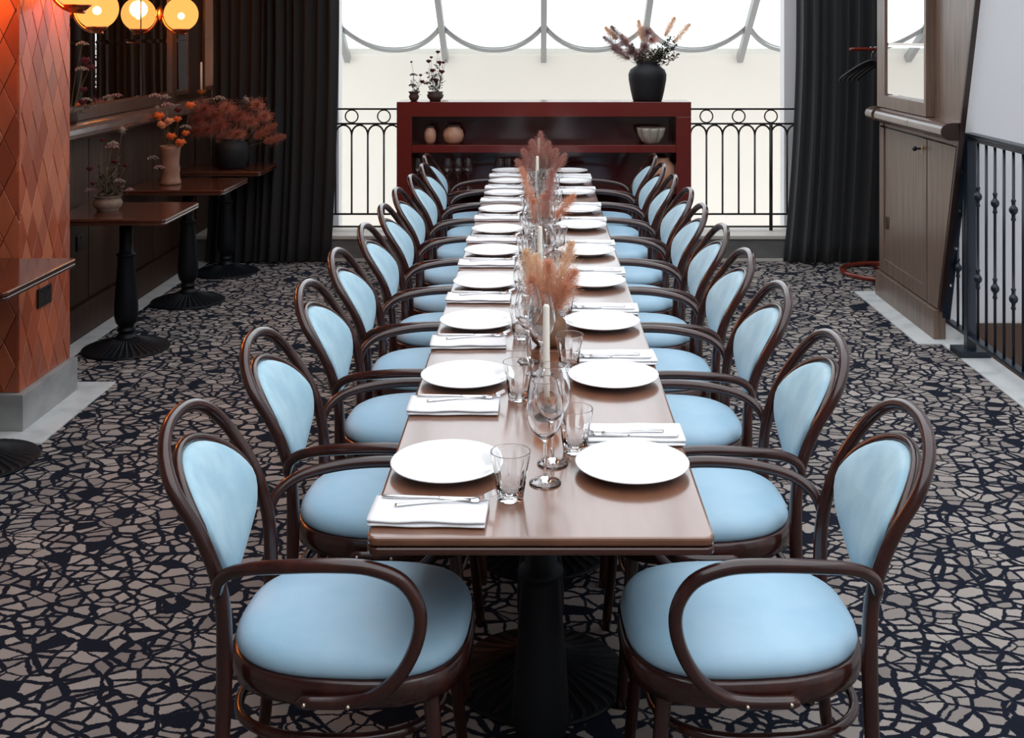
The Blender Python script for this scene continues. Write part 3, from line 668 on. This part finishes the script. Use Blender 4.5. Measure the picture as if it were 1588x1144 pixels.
# ------------------------------------------------------------------ place settings
TZ = .7502
e = MB(); e.lathe([(0, .002), (.070, 0), (.078, 0), (.081, .003), (.100, .009), (.124, .0165), (.131, .0195), (.132, .0212), (.130, .0222), (.122, .0205), (.100, .0135), (.088, .0095), (.080, .0078), (0, .0072)], seg=48)
plate0 = e.build('dinner_plate', M['porcelain'])
def napkin_mesh():
    e = MB()
    def layer(x0, x1, y0, y1, z0, z1, ph):
        R = []; N = 22
        for k in range(N+1):
            x = x0+(x1-x0)*k/N; dz = .0006*sin(k*.6+ph)+.0005*sin(k*.37+ph*2); dy = .0016*sin(k*.5+ph)
            pr = []
            for a in range(14):
                t = 2*pi*a/14; c, s = cos(t), sin(t)
                pr.append((x, (y0+y1)/2+dy+((y1-y0)/2)*math.copysign(abs(c)**.35, c), max(.0002, (z0+z1)/2+((z1-z0)/2)*math.copysign(abs(s)**.9, s)+(dz if z0 > .001 else dz*.3))))
            R.append(pr)
        e.rings(R)
    layer(-.120, .120, -.066, .066, 0, .0085, .3); layer(-.122, .121, -.064, .060, .0080, .0165, 1.7)
    return e
nap0 = napkin_mesh().build('folded_napkin', M['linen'])
def fork_thing():
    t = empty('fork')
    def ribbon(pts, th=.0016):
        R = []
        for x, w_, z in pts: R.append([(x, -w_, z), (x, w_, z), (x, w_*.8, z+th), (x, -w_*.8, z+th)])
        e = MB(); e.rings(R); return e
    ribbon([(-.10, .0055, 0), (-.095, .0065, 0), (-.06, .0045, .001), (0, .0028, .0025), (.04, .0028, .004), (.055, .005, .0035)], .0022).build('handle', M['steel'], t)
    ribbon([(.053, .005, .0035), (.062, .0105, .002), (.072, .0125, .002), (.078, .0128, .004)]).build('head', M['steel'], t)
    for k in range(4):
        y = -.0108+k*.0072; e = MB(); e.tube([(.077, y, .0045), (.090, y, .0085), (.104, y, .014), (.112, y*1.02, .018)], [.0016, .0015, .0013, .0007], 6); e.build('tine', M['steel'], t)
    return t
fork0 = fork_thing()
def knife_thing():
    t = empty('table_knife')
    e = MB(); e.tube([(-.115, 0, .003), (-.11, 0, .003), (-.06, 0, .003), (0, 0, .003), (.01, 0, .003)], [.003, .0055, .005, .004, .0035], 8, flat=.5); e.build('handle', M['steel'], t)
    R = [[(x, -w_, .0022), (x, w2, .0022), (x, w2, .0038), (x, -w_, .0030)] for x, w_, w2 in ((.008, .003, .003), (.02, .007, .004), (.08, .0085, .004), (.105, .006, .004), (.115, .001, .003))]
    e = MB(); e.rings(R, smooth=False); e.build('blade', M['steel'], t)
    return t
knife0 = knife_thing()
PLY = [2.58, 3.235, 3.85, 4.45, 5.09, 5.64, 6.27, 6.90, 7.45, 8.02]
PRY = [2.575, 3.235, 3.84, 4.47, 5.09, 5.76, 6.27, 6.94, 7.45, 8.02]
SD = {-1: 'left', 1: 'right'}
for i in range(10):
    for s in (-1, 1):
        Y = (PLY if s < 0 else PRY)[i]; side = SD[s]; X = s*.213
        place(plate0, (X, Y, TZ), 0, 'white round plate on the %s side of the table, %s' % (side, ORD[i]), 'plate', 'white plates on the '+side)
        ny = Y-.245 if s < 0 else Y+.205
        if i == 9: ny = Y-.22
        if s < 0 and i in (1, 2, 3): ny = Y-.235
        nz = radians(random.uniform(-2, 2)); nx = s*.232+.002
        place(nap0, (nx, ny, TZ), nz+(pi if s > 0 else 0), 'folded white napkin on the %s side of the table, %s' % (side, ORD[i]), 'napkin', 'folded napkins on the '+side)
        fr = nz+(radians(9) if s < 0 else pi+radians(7)); zf = TZ+.0215
        place(fork0, (nx-s*.025, ny+.018*(-s), TZ+.0178), fr, 'steel fork lying on the %s napkin, %s' % (side, ORD[i]), 'fork', 'forks on the '+side)
        place(knife0, (nx-s*.008, ny+.040*(-s), TZ+.0172), nz+(0 if s < 0 else pi)+radians(-2), 'steel knife lying on the %s napkin beside the fork, %s' % (side, ORD[i]), 'knife', 'knives on the '+side)
        ty = Y-.165 if s < 0 else Y+.115
        if i == 9: ty = Y-.12
        place(tb0, (s*(.058 if s < 0 else .083)+random.uniform(-.006, .006), ty, TZ), random.random(), 'faceted clear tumbler on the %s side of the table, %s' % (side, ORD[i]), 'tumbler', 'tumblers on the '+side)
        gx, gy = ((.012, Y-.08) if s < 0 else (.030, Y+.035))
        if i >= 1: gx, gy = ((-.030+random.uniform(-.01, .01), Y-.02) if s < 0 else (.028+random.uniform(-.01, .01), Y+.07))
        if i == 1 and s < 0: gx, gy = .004, Y+.06
        if i == 1 and s > 0: gx, gy = -.035, Y+.185
        if i == 2 and s < 0: gx, gy = -.050, Y+.03
        if i == 9: gy = Y-(.1 if s < 0 else .02)
        place(wg0, (gx, gy, TZ), random.random()*6, 'stemmed clear wine glass at the centre, %s of the %s settings' % (ORD[i], side), 'wine glass', 'wine glasses for the %s settings' % side)
# stored glasses in the cabinet
for k, px in enumerate((648, 694, 710, 726, 775, 788)):
    o = dup(wg0, (xat(px, 8.40), 8.40, .581), 0); tag(o, ['wine glass stored on the lower cabinet shelf, %s from the left' % q for q in ('first', 'second', 'third', 'fourth', 'fifth', 'sixth')][k], 'wine glass', 'wine glasses stored in the red cabinet')

# candles
def candle_holder(x, y, z, label):
    t = tag(empty('candle_holder', (x, y, z)), label, 'candle holder', 'candle holders along the table')
    e = MB(); e.lathe([(0, 0), (.036, 0), (.038, .004), (.030, .009), (.014, .014), (.012, .022), (.018, .028), (.020, .036)]+[(.0112, .036), (.0108, .026), (0, .026)], seg=20); e.build('foot', M['darkpot'], t)
    e = MB(); e.lathe([(.022, .030), (.034, .046), (.036, .058), (.031, .068)]+[(.029, .068), (.034, .058), (.032, .047), (.020, .032)], seg=20); e.build('glass_cup', M['amber'], t)
    return t
for k, (x, y, h) in enumerate(((.017, 2.90, .275), (.001, 4.07, .275), (-.014, 6.38, .275), (-.004, 7.47, .275))):
    w_ = ('nearest the camera', 'second from the camera', 'third from the camera', 'farthest, behind the mauve pampas')[k]
    candle_holder(x, y, TZ, 'small amber glass candle holder, '+w_)
    e = MB(); e.tube([(0, 0, 0), (0, 0, .05), (0, 0, h-.006), (0, 0, h)], [.0100, .0100, .0085, .005], 14); c_ = e.build('taper_candle', M['wax'], loc=(x, y, TZ+.0275)); tag(c_, 'cream taper candle on the table, '+w_, 'candle', 'cream taper candles on the table')
    e = MB(); e.tube([(0, 0, h-.001), (.001, 0, h+.007)], .0008, 5); e.build('wick', M['plastic'], c_)

# ------------------------------------------------------------------ dried flowers
def fluff(m, base, tip, R, n, rnd, hair=.022, wd=.0011, curl=.4):
    a = Vector(base); b = Vector(tip); ax = b-a; L = ax.length; ax.normalize(); u = ax.orthogonal().normalized(); v = ax.cross(u)
    for i in range(n):
        t = rnd.random(); prof = sin(pi*min(1, t*.93+.05))**.7
        th = rnd.random()*2*pi; rad = R*prof*min(1.25, abs(rnd.gauss(0, .48)))
        d = u*cos(th)+v*sin(th); p = a+ax*(L*t)+d*rad
        dr = (d*(1-curl)+ax*(.8+rnd.random()*.5)+Vector((rnd.uniform(-.5, .5), rnd.uniform(-.5, .5), rnd.uniform(-.5, .3)))).normalized()
        q = p+dr*hair*rnd.uniform(.5, 1.2); s = dr.cross(Vector((rnd.random()-.5, rnd.random()-.5, rnd.random()-.5))).normalized()*wd
        m.add([p-s, p+s, q], [(0, 1, 2)])
def ballfluff(m, c, R, n, rnd, hair=.012, wd=.0012, sq=1.0):
    c = Vector(c)
    for i in range(n):
        d = Vector((rnd.gauss(0, 1), rnd.gauss(0, 1), rnd.gauss(0, 1)*sq)).normalized(); p = c+Vector((d.x, d.y, d.z*sq))*R*min(1.2, abs(rnd.gauss(.25, .42)))
        q = p+(d+Vector((rnd.uniform(-.4, .4), rnd.uniform(-.4, .4), rnd.uniform(-.4, .4)))).normalized()*hair
        s = d.orthogonal().normalized()*wd; m.add([p-s, p+s, q], [(0, 1, 2)])
def rose(m, c, R, rnd):
    c = Vector(c); m.sphere(c, R*.62, 10, 6)
    for k in range(16):
        a = k*2.4; lay = k/16; rr = R*(.55+.45*lay); tilt = .9-1.1*lay
        d = Vector((cos(a), sin(a), 0)); base = c+d*rr*.35+Vector((0, 0, -R*.3)); top = c+d*rr*1.0+Vector((0, 0, R*(.75-.6*lay))); s = Vector((-sin(a), cos(a), 0))*rr*.55
        md = (base+top)/2+d*R*.25
        m.add([base-s*.4, base+s*.4, md+s, top+s*.6, top+d*R*.05, top-s*.6, md-s], [(0, 1, 2, 6), (6, 2, 3, 4, 5)], True)
def umbel(m, c, R, rnd, n=22, dome=.45):
    for k in range(n):
        r_ = R*sqrt((k+.5)/n); a = k*2.4; z = dome*R*(1-(r_/R)**2)+rnd.uniform(-.1, .1)*R
        m.sphere((c[0]+r_*cos(a), c[1]+r_*sin(a), c[2]+z), R*.17*rnd.uniform(.7, 1.2), 6, 4)
def leafblade(m, p, d, L, w_, rnd):
    p = Vector(p); d = Vector(d).normalized(); s = d.cross(Vector((rnd.random()-.5, rnd.random()-.5, rnd.random()+.3))).normalized()*w_; n_ = d.cross(s).normalized()*w_*.3
    m.add([p, p+d*L*.35+s+n_, p+d*L*.7+s*.8+n_, p+d*L, p+d*L*.7-s*.8+n_, p+d*L*.35-s+n_, p+d*L*.5], [(0, 1, 6), (1, 2, 6), (2, 3, 6), (3, 4, 6), (4, 5, 6), (5, 0, 6)], True)
def stem_tube(m, a, b, r, rnd, bend=.12, n=6):
    a = Vector(a); b = Vector(b); off = Vector((rnd.uniform(-1, 1), rnd.uniform(-1, 1), 0))*(b-a).length*bend
    pts = [a+(b-a)*(k/n)+off*sin(pi*k/n) for k in range(n+1)]; m.tube(pts, [r*(1-.3*k/n) for k in range(n+1)], 5); return pts

# pampas vases on the table
def pampas_set(x, y, plumes, mats, vlabel, blabel, seed, vprof, vm='brownvase', mouth=.11):
    rnd = random.Random(seed)
    v = lathe_thing('bud_vase', vprof, (x, y, TZ), vm, vlabel, 'vase')
    t = tag(empty('pampas_bouquet', (x, y, TZ+mouth-.04)), blabel, 'dried flowers')
    for k, (dx, dy, z0, z1, R, ln_) in enumerate(plumes):
        tip = Vector((dx, dy, z1)); base = Vector((dx*.35, dy*.35, z0)) if ln_ is None else Vector((dx*ln_, dy*ln_, z0))
        e = MB(); stem_tube(e, (rnd.uniform(-.006, .006), rnd.uniform(-.006, .006), .0), base+(tip-base)*.5, .0012, rnd, .03); e.build('stem', M['stem'], t)
        e = MB(); fluff(e, base, tip, R*1.12, 2600, rnd, hair=.019, wd=.0006); e.build('plume', M[mats[k % len(mats)]], t)
    return v, t
VB = [(0, 0), (.035, 0), (.054, .018), (.062, .048), (.055, .080), (.034, .102), (.024, .112), (.027, .122), (.021, .122), (.018, .110), (.03, .098), (.05, .07), (.05, .03), (0, .01)]
VC = [(0, 0), (.030, 0), (.036, .012), (.030, .05), (.022, .09), (.027, .118), (.032, .125), (.026, .125), (.018, .09), (.024, .04), (0, .01)]
pampas_set(.028, 3.60, [(-.075, -.01, .07, .235, .040, .3), (-.045, .03, .07, .21, .038, .2), (.00, .0, .06, .20, .036, .3), (.075, .02, .09, .255, .040, .3), (.085, -.03, .07, .175, .042, .25), (.055, -.05, .05, .135, .040, .4), (-.055, -.04, .05, .16, .036, .4)],
           ['pampas2', 'pampas2', 'pampas', 'pampas2', 'pampas', 'pampas', 'pampas'], 'round brown vase on the table holding sandy pampas', 'sandy pampas plumes in the round brown vase nearest the camera', 11, VB)
pampas_set(.028, 5.32, [(-.115, -.01, .06, .29, .030, .35), (.030, 0, .07, .28, .030, .1), (.135, -.02, .05, .165, .032, .3), (-.005, .03, .05, .16, .032, .2), (-.06, -.02, .03, .14, .026, .6)],
           ['pampas', 'pampas3', 'pampas', 'pampas', 'pampas'], 'slim brown vase mid table behind the glasses', 'blush bunny-tail plumes in the middle of the table', 12, VC)
pampas_set(.005, 7.03, [(-.11, 0, .06, .20, .04, .4), (-.15, .02, .04, .13, .04, .5), (-.055, 0, .08, .26, .042, .3), (.0, .01, .10, .31, .045, .1), (.05, 0, .08, .25, .042, .3), (.10, .01, .07, .20, .04, .4), (.155, 0, .05, .17, .034, .5), (0, -.03, .05, .18, .045, .3)],
           ['pampas3'], 'slim brown vase near the far end of the table', 'mauve pampas cloud at the far end of the table', 13, VC)

def bouquet(name, loc, label, stems, seed, cat='dried flowers', stemm='stem', sr_=.0016):
    stems = list(stems)
    rnd = random.Random(seed); t = tag(empty(name, loc), label, cat)
    for (kind, dx, dy, dz, R, mt) in stems:
        e = MB(); b0 = (rnd.uniform(-.012, .012), rnd.uniform(-.012, .012), 0)
        tip = Vector((dx, dy, dz)); pts = stem_tube(e, b0, tip, sr_, rnd, .06); st = e.build('stem', M[stemm], t)
        e = MB()
        if kind == 'rose': rose(e, tip, R*1.15, rnd); nm = 'flower_head'
        elif kind == 'umbel': umbel(e, tip, R, rnd); nm = 'flower_head'
        elif kind == 'ball': e.sphere(tip, R*.55, 8, 6); ballfluff(e, tip, R*.9, 420, rnd, R*.3, R*.05); nm = 'flower_head'
        elif kind == 'fluff': ballfluff(e, tip, R*1.1, 2000, rnd, .018, .0009, .85); nm = 'plume'
        elif kind == 'plume': d = (tip-Vector(b0)).normalized(); fluff(e, tip-d*R*1.6, tip+d*R*1.6, R*.9, 2200, rnd, .018, .0009); nm = 'plume'
        elif kind == 'sprig':
            nm = 'leaves'
            for q in range(int(R*1000)):
                f = rnd.uniform(.35, 1.0); p = Vector(pts[min(6, int(f*6))])+Vector((rnd.uniform(-.02, .02), rnd.uniform(-.02, .02), rnd.uniform(-.02, .02)))
                leafblade(e, p, (rnd.uniform(-1, 1), rnd.uniform(-1, 1), rnd.uniform(-.4, 1)), rnd.uniform(.018, .034), rnd.uniform(.004, .009), rnd)
        e.build(nm, M[mt], t)
    return t

# side table 1: low grey bowl with dark stems
GZ = .7705
def pot(prof, loc, mt, label, cat='vase', nm='vase'): return lathe_thing(nm, prof, loc, mt, label, cat, 32)

# ------------------------------------------------------------------ side tables
def side_table(y0, y1, label, x1=-1.985, x0=-2.62, py=None):
    yc = (y0+y1)/2; xc = -2.30
    t = tag(empty('side_table', (xc, yc, 0)), label, 'table', 'small pedestal side tables along the left wall')
    slab(x0-xc, x1-xc, y0-yc, y1-yc, .02, [(.752, -.007), (.7535, -.001), (.757, 0), (.765, 0), (.7685, -.0015), (.770, -.006)]).build('tabletop', M['sidetop'], t)
    slab(x0-xc, x1-xc, y0-yc, y1-yc, .02, [(.736, -.006), (.738, -.001), (.742, 0), (.747, 0), (.7495, -.002), (.751, -.009), (.7525, -.009)]).build('edge_moulding', M['tableedge'], t)
    pedestal(t, 0, 0, .7365); return t
side_table(4.24, 4.895, 'small dark wood pedestal table in front of the terracotta pillar', -2.03, -2.95)
side_table(5.90, 6.51, 'small pedestal table holding the low grey flower bowl')
side_table(6.99, 7.60, 'small pedestal table holding the tan vase of orange flowers')
side_table(7.92, 8.43, 'small pedestal table holding the black vase by the curtain')

pot([(0, 0), (.058, 0), (.056, .006), (.072, .022), (.079, .042), (.070, .060), (.064, .068), (.072, .078), (.078, .084), (.072, .085), (.060, .072), (.066, .045), (0, .015)], (-2.40, 6.20, GZ), 'greypot', 'low grey clay bowl of dried stems on the nearest wall table', 'bowl', 'flower_bowl')
bouquet('dried_bouquet', (-2.40, 6.20, GZ+.02), 'spindly dark dried stems in the low grey clay bowl',
  [('ball', .08, 0, .43, .026, 'greyfl'), ('rose', -.03, 0, .37, .014, 'burgundy'), ('umbel', .035, -.02, .35, .03, 'greyfl'), ('rose', -.10, 0, .21, .018, 'burgundy'), ('rose', .10, 0, .23, .015, 'burgundy'),
   ('sprig', -.08, .02, .15, .026, 'leaf'), ('sprig', .09, .03, .14, .026, 'leaf'), ('sprig', 0, 0, .22, .030, 'leaf'), ('umbel', .06, 0, .14, .03, 'greyfl'), ('sprig', .05, -.03, .20, .02, 'leaf'),
   ('rose', -.075, -.02, .13, .014, 'burgundy'), ('umbel', -.10, .0, .09, .026, 'mauve'), ('sprig', -.04, 0, .30, .022, 'leaf'), ('sprig', .06, .02, .28, .018, 'leaf'), ('rose', .03, .0, .25, .012, 'burgundy'), ('umbel', .12, 0, .09, .025, 'mauve'), ('sprig', .03, 0, .25, .040, 'leafb'), ('sprig', -.05, .01, .20, .036, 'leafb'), ('sprig', .08, 0, .10, .034, 'leafb'), ('sprig', -.06, 0, .10, .034, 'leafb'), ('umbel', .025, -.01, .33, .035, 'mauve'), ('rose', .05, -.01, .25, .016, 'burgundy')], 21, stemm='stem')
pot([(0, 0), (.066, 0), (.070, .012), (.062, .03), (.058, .07), (.062, .10), (.055, .13), (.058, .18), (.064, .225), (.070, .25), (.064, .25), (.052, .18), (.05, .1), (.054, .03), (0, .02)], (-2.41, 7.28, GZ), 'tanvase', 'tall tan vase of orange flowers on the middle wall table')
bouquet('dried_bouquet', (-2.41, 7.28, GZ+.15), 'orange globe flowers and grey umbels in the tall tan vase',
  [('rose', -.075, 0, .29, .036, 'orange'), ('rose', .04, .02, .27, .026, 'orange'), ('rose', .13, 0, .36, .032, 'orange'), ('rose', .015, -.03, .16, .032, 'orange'), ('rose', .075, -.03, .12, .034, 'orange'),
   ('rose', .10, 0, .18, .024, 'orange'), ('rose', -.045, -.02, .235, .034, 'peach'), ('rose', .0, -.02, .26, .03, 'peach'), ('umbel', -.10, 0, .42, .04, 'mauve'), ('umbel', -.04, .02, .41, .036, 'greyfl'),
   ('umbel', -.02, 0, .36, .040, 'mauve'), ('ball', -.085, 0, .35, .018, 'greyfl'), ('umbel', .09, .02, .215, .035, 'greyfl'), ('rose', .04, .03, .33, .024, 'burgundy'), ('umbel', -.10, -.045, .02, .035, 'greyfl'), ('umbel', -.05, -.07, -.04, .035, 'mauve')], 22)
pot([(0, 0), (.085, 0), (.095, .01), (.112, .08), (.116, .14), (.104, .18), (.08, .20), (.072, .205), (.08, .215), (.070, .215), (.062, .20), (.09, .17), (.10, .08), (0, .02)], (-2.24, 8.14, GZ), 'blackvase', 'squat black vase of russet plumes on the far wall table')
bouquet('dried_bouquet', (-2.24, 8.14, GZ+.13), 'large russet and rust plume arrangement in the squat black vase',
  [('fluff', -.26, 0, .22, .075, 'rust'), ('fluff', -.20, -.02, .30, .075, 'rust'), ('fluff', -.12, 0, .25, .085, 'rust'), ('fluff', -.04, 0, .31, .075, 'rust2'), ('fluff', .05, -.02, .25, .085, 'rust'), ('fluff', -.08, -.04, .18, .075, 'rust'),
   ('fluff', .13, 0, .21, .07, 'rust2'), ('fluff', .18, 0, .33, .06, 'rust2'), ('fluff', .24, -.02, .25, .05, 'rust2'), ('plume', .24, -.03, .14, .06, 'rust2'), ('plume', .30, 0, .08, .05, 'rust2'), ('fluff', -.06, 0, .10, .055, 'rust2'), ('fluff', .05, -.03, .12, .055, 'rust2'),
   ('fluff', -.27, 0, .14, .06, 'rust'), ('ball', .10, 0, .37, .030, 'greyfl'), ('umbel', -.10, 0, .37, .045, 'greyfl'), ('fluff', -.17, -.03, .15, .06, 'rust')], 23)
# candle on the ledge in the far corner
candle_holder(-2.585, 8.52, 1.256, 'small candle holder on the wooden ledge in the far left corner')
e = MB(); e.tube([(0, 0, 0), (0, 0, .24), (0, 0, .25)], [.0100, .0085, .005], 12); tag(e.build('taper_candle', M['wax'], loc=(-2.585, 8.52, 1.2835)), 'pale taper candle on the wooden ledge in the far left corner', 'candle')
# bowl on the ledge next to the pillar
pot([(0, 0), (.03, 0), (.042, .03), (.036, .055), (.04, .06), (.034, .06), (.03, .04), (0, .01)], (-2.585, 6.15, 1.256), 'darkpot', 'small dark pot on the wall ledge beside the pillar', 'pot', 'flower_pot')
bouquet('dried_bouquet', (-2.585, 6.15, 1.27), 'burgundy and grey dried flowers on the ledge beside the pillar',
  [('rose', .06, .05, .33, .028, 'burgundy'), ('rose', .075, .08, .29, .026, 'burgundy'), ('umbel', .04, .05, .28, .035, 'greyfl'), ('umbel', .03, .08, .42, .035, 'greyfl'), ('rose', .05, .05, .17, .02, 'burgundy'), ('rose', .04, .06, .10, .022, 'burgundy'), ('umbel', .05, .08, .11, .03, 'greyfl'), ('sprig', .06, .08, .09, .02, 'leaf')], 24)

# on the red cabinet
pot([(0, 0), (.022, 0), (.034, .012), (.040, .035), (.030, .05), (.040, .062), (.042, .07), (.036, .07), (.026, .05), (.03, .03), (0, .01)], (xat(642, 8.42), 8.42, 1.2435), 'darkpot', 'tiny dark pot at the left end on the red cabinet', 'pot', 'flower_pot')
pot([(0, 0), (.040, 0), (.044, .008), (.058, .022), (.064, .042), (.054, .055), (.062, .068), (.056, .068), (.046, .055), (.05, .035), (0, .01)], (xat(675, 8.42), 8.42, 1.2435), 'darkpot', 'wider dark pot second from left on the red cabinet', 'pot', 'flower_pot')
bouquet('dried_bouquet', (xat(642, 8.42), 8.42, 1.265), 'thin dark flowers in the tiny pot on the red cabinet',
  [('rose', -.02, 0, .27, .010, 'burgundy'), ('umbel', -.005, 0, .17, .028, 'leaf'), ('sprig', .04, 0, .14, .02, 'leaf'), ('rose', .05, 0, .17, .013, 'burgundy'), ('umbel', -.01, 0, .09, .03, 'leaf'), ('rose', .06, .01, .12, .018, 'burgundy'), ('sprig', .0, 0, .15, .015, 'leaf')], 25, stemm='darkstem')
bouquet('dried_bouquet', (xat(675, 8.42), 8.42, 1.27), 'bushy burgundy flowers in the wider pot on the red cabinet',
  [('rose', .02, 0, .34, .016, 'burgundy'), ('rose', -.05, 0, .27, .018, 'burgundy'), ('rose', .03, .02, .26, .018, 'burgundy'), ('rose', -.02, 0, .20, .02, 'burgundy'), ('rose', .05, 0, .19, .02, 'burgundy'), ('sprig', .03, 0, .30, .04, 'leaf'), ('sprig', -.05, 0, .22, .04, 'leaf'),
   ('sprig', .06, .02, .16, .04, 'leaf'), ('umbel', -.06, 0, .10, .03, 'leaf'), ('rose', .0, -.02, .13, .018, 'burgundy'), ('sprig', 0, 0, .18, .04, 'leaf'), ('rose', .06, 0, .26, .013, 'burgundy'), ('rose', -.03, .0, .30, .012, 'burgundy'), ('ball', .08, 0, .28, .010, 'greyfl')], 26, stemm='darkstem')
pot([(0, 0), (.105, 0), (.112, .01), (.128, .08), (.142, .16), (.144, .20), (.130, .235), (.098, .258), (.080, .268), (.078, .285), (.086, .297), (.076, .297), (.068, .28), (.09, .25), (.13, .19), (.11, .06), (0, .02)], (xat(1004, 8.42), 8.42, 1.2435), 'blackvase', 'big dark urn vase on the right of the red cabinet')
bouquet('dried_bouquet', (xat(1004, 8.42), 8.42, 1.47), 'tall blush and dark leafy arrangement in the big dark urn',
  [('plume', -.26, 0, .20, .055, 'mauve'), ('plume', -.21, 0, .26, .06, 'mauve'), ('plume', -.14, .02, .19, .06, 'pampas3'), ('plume', -.20, -.02, .13, .05, 'mauve'), ('fluff', -.12, 0, .14, .06, 'mauve'),
   ('sprig', -.14, 0, .20, .10, 'leafb'), ('sprig', -.10, 0, .12, .10, 'leafb'), ('sprig', -.04, 0, .16, .12, 'leafb'), ('sprig', .03, 0, .15, .12, 'leafb'), ('sprig', -.18, .02, .24, .08, 'leafb'), ('sprig', .10, -.02, .14, .10, 'leaf'),
   ('fluff', .0, 0, .29, .065, 'mauve'), ('fluff', .035, 0, .23, .06, 'pampas3'), ('fluff', -.02, 0, .18, .05, 'mauve'),
   ('sprig', .12, 0, .20, .10, 'leaf'), ('sprig', .20, .01, .28, .11, 'leaf'), ('sprig', .24, -.02, .21, .11, 'leaf'), ('sprig', .16, 0, .16, .10, 'leaf'), ('sprig', .25, 0, .13, .08, 'leafb'),
   ('plume', .26, .02, .28, .06, 'pampas2'), ('plume', .17, .02, .33, .05, 'pampas2'), ('plume', -.05, .02, .30, .05, 'pampas2'), ('plume', -.27, .03, .28, .04, 'pampas2')], 27, stemm='darkstem')

# ------------------------------------------------------------------ globe wall lamps
def globe_lamp(x, y, z, ax, label, power=14):
    t = tag(empty('globe_lamp', (x, y, z)), label, 'wall lamp', 'amber globe wall lamps')
    ax = Vector(ax); d = .15; c = ax*d; r = .116
    def P(u, h): return tuple(ax*u+Vector((0, 0, h)))
    e = MB()
    rot = Matrix.Rotation(pi/2, 3, 'Y') if abs(ax.x) > .5 else Matrix.Rotation(pi/2, 3, 'X')
    R = [[tuple(rot @ Vector((rr*cos(2*pi*k/24), rr*sin(2*pi*k/24), 0))+ax*u) for k in range(24)] for rr, u in ((.055, .0), (.055, .006), (.045, .012), (.02, .016), (.01, .018))]
    e.rings(R); e.build('wall_plate', M['copper'], t)
    arm = [P(.015, .0), P(.03, -.02)]+[P(d-(r+.018)*cos(a), -(r+.018)*sin(a)) for a in [radians(q) for q in (8, 20, 35, 50, 65, 80)]]+[P(d+.035, -(r+.02))]
    e = MB(); e.tube(crom(arm, 3), .008, 8); e.build('arm', M['copper'], t)
    e = MB(); e.lathe([(0, -.134), (.03, -.134), (.048, -.118), (.062, -.106), (.062, -.101), (0, -.101)], tuple(c), 24); e.build('cup', M['copper'], t)
    e = MB(); prof = [(r*cos(radians(a)), r*sin(radians(a))) for a in range(-60, 91, 6)]; prof[-1] = (.0005, r)
    R = [[(c.x+q*cos(2*pi*k/32), c.y+q*sin(2*pi*k/32), c.z+h) for k in range(32)] for q, h in prof]; e.rings(R, cap=False); e.build('globe', M['globe'], t)
    e = MB(); e.sphere(tuple(c+Vector((0, 0, -.012))), .024, 14, 10); e.build('bulb', M['bulb'], t)
    l = lamp_light('bulb_light', (x+c.x, y+c.y, z+.03), power, (1, .38, .10), .06); l.parent = t; l.location = (c.x, c.y, .035)
    return t
globe_lamp(-2.638, 7.74, 1.885, (1, 0, 0), 'amber globe wall lamp on the mirror, farther of the two')
globe_lamp(-2.638, 6.27, 1.894, (1, 0, 0), 'amber globe wall lamp on the mirror, nearer the pillar')
globe_lamp(-2.300, 5.19, 1.99, (1, 0, 0), 'amber globe wall lamp high on the pillar side, cut by the frame', 26)
globe_lamp(-2.56, 4.93, 2.02, (0, -1, 0), 'amber globe wall lamp on the pillar front, just above the frame', 55)

# ------------------------------------------------------------------ clothes rack and hangers
rk = tag(empty('clothes_rack', (2.50, 8.12, 0)), 'red tube clothes rack standing behind the oak cupboard', 'clothes rack')
e = MB(); e.tube([(.29*cos(2*pi*k/40), .29*sin(2*pi*k/40), .018) for k in range(40)], .018, 10, closed=True); e.build('base_ring', M['redtube'], rk)
e = MB(); e.tube([(0, -.28, .014), (0, .28, .014)], .011, 8); e.tube([(0, 0, .014), (0, 0, 1.70)], .013, 10); e.build('pole', M['redtube'], rk)
e = MB(); e.tube([(-.235, 0, 1.635), (-.22, 0, 1.637), (.22, 0, 1.637)], .013, 10); e.sphere((-.235, 0, 1.635), .0145, 10, 8); e.build('hanging_bar', M['redtube'], rk)
hg = empty('coat_hanger')
e = MB(); e.tube([(0, .012, .012)]+[(0, .018*cos(a), .018*sin(a)) for a in [radians(q) for q in range(20, 200, 20)]]+[(0, -.010, -.018), (0, 0, -.03), (0, 0, -.085)], .0022, 6); e.build('hook', M['steel'], hg)
e = MB(); e.tube(crom([(0, -.222, -.235), (0, -.208, -.205), (0, -.10, -.125), (0, -.02, -.085), (0, .02, -.085), (0, .10, -.125), (0, .208, -.205), (0, .222, -.235)], 5), .011, 8, flat=1.0); e.build('shoulder_bar', M['plastic'], hg)
for k in range(5):
    loc = (2.415+k*.030, 8.12, 1.635); rz = radians(78-k*6)
    o = hg if k == 0 else dup(hg, loc, rz)
    o.location = loc; o.rotation_euler = (0, 0, rz)
    tag(o, 'black coat hanger on the red rack, %s from the left' % ('first', 'second', 'third', 'fourth', 'fifth')[k], 'hanger', 'black hangers on the clothes rack')
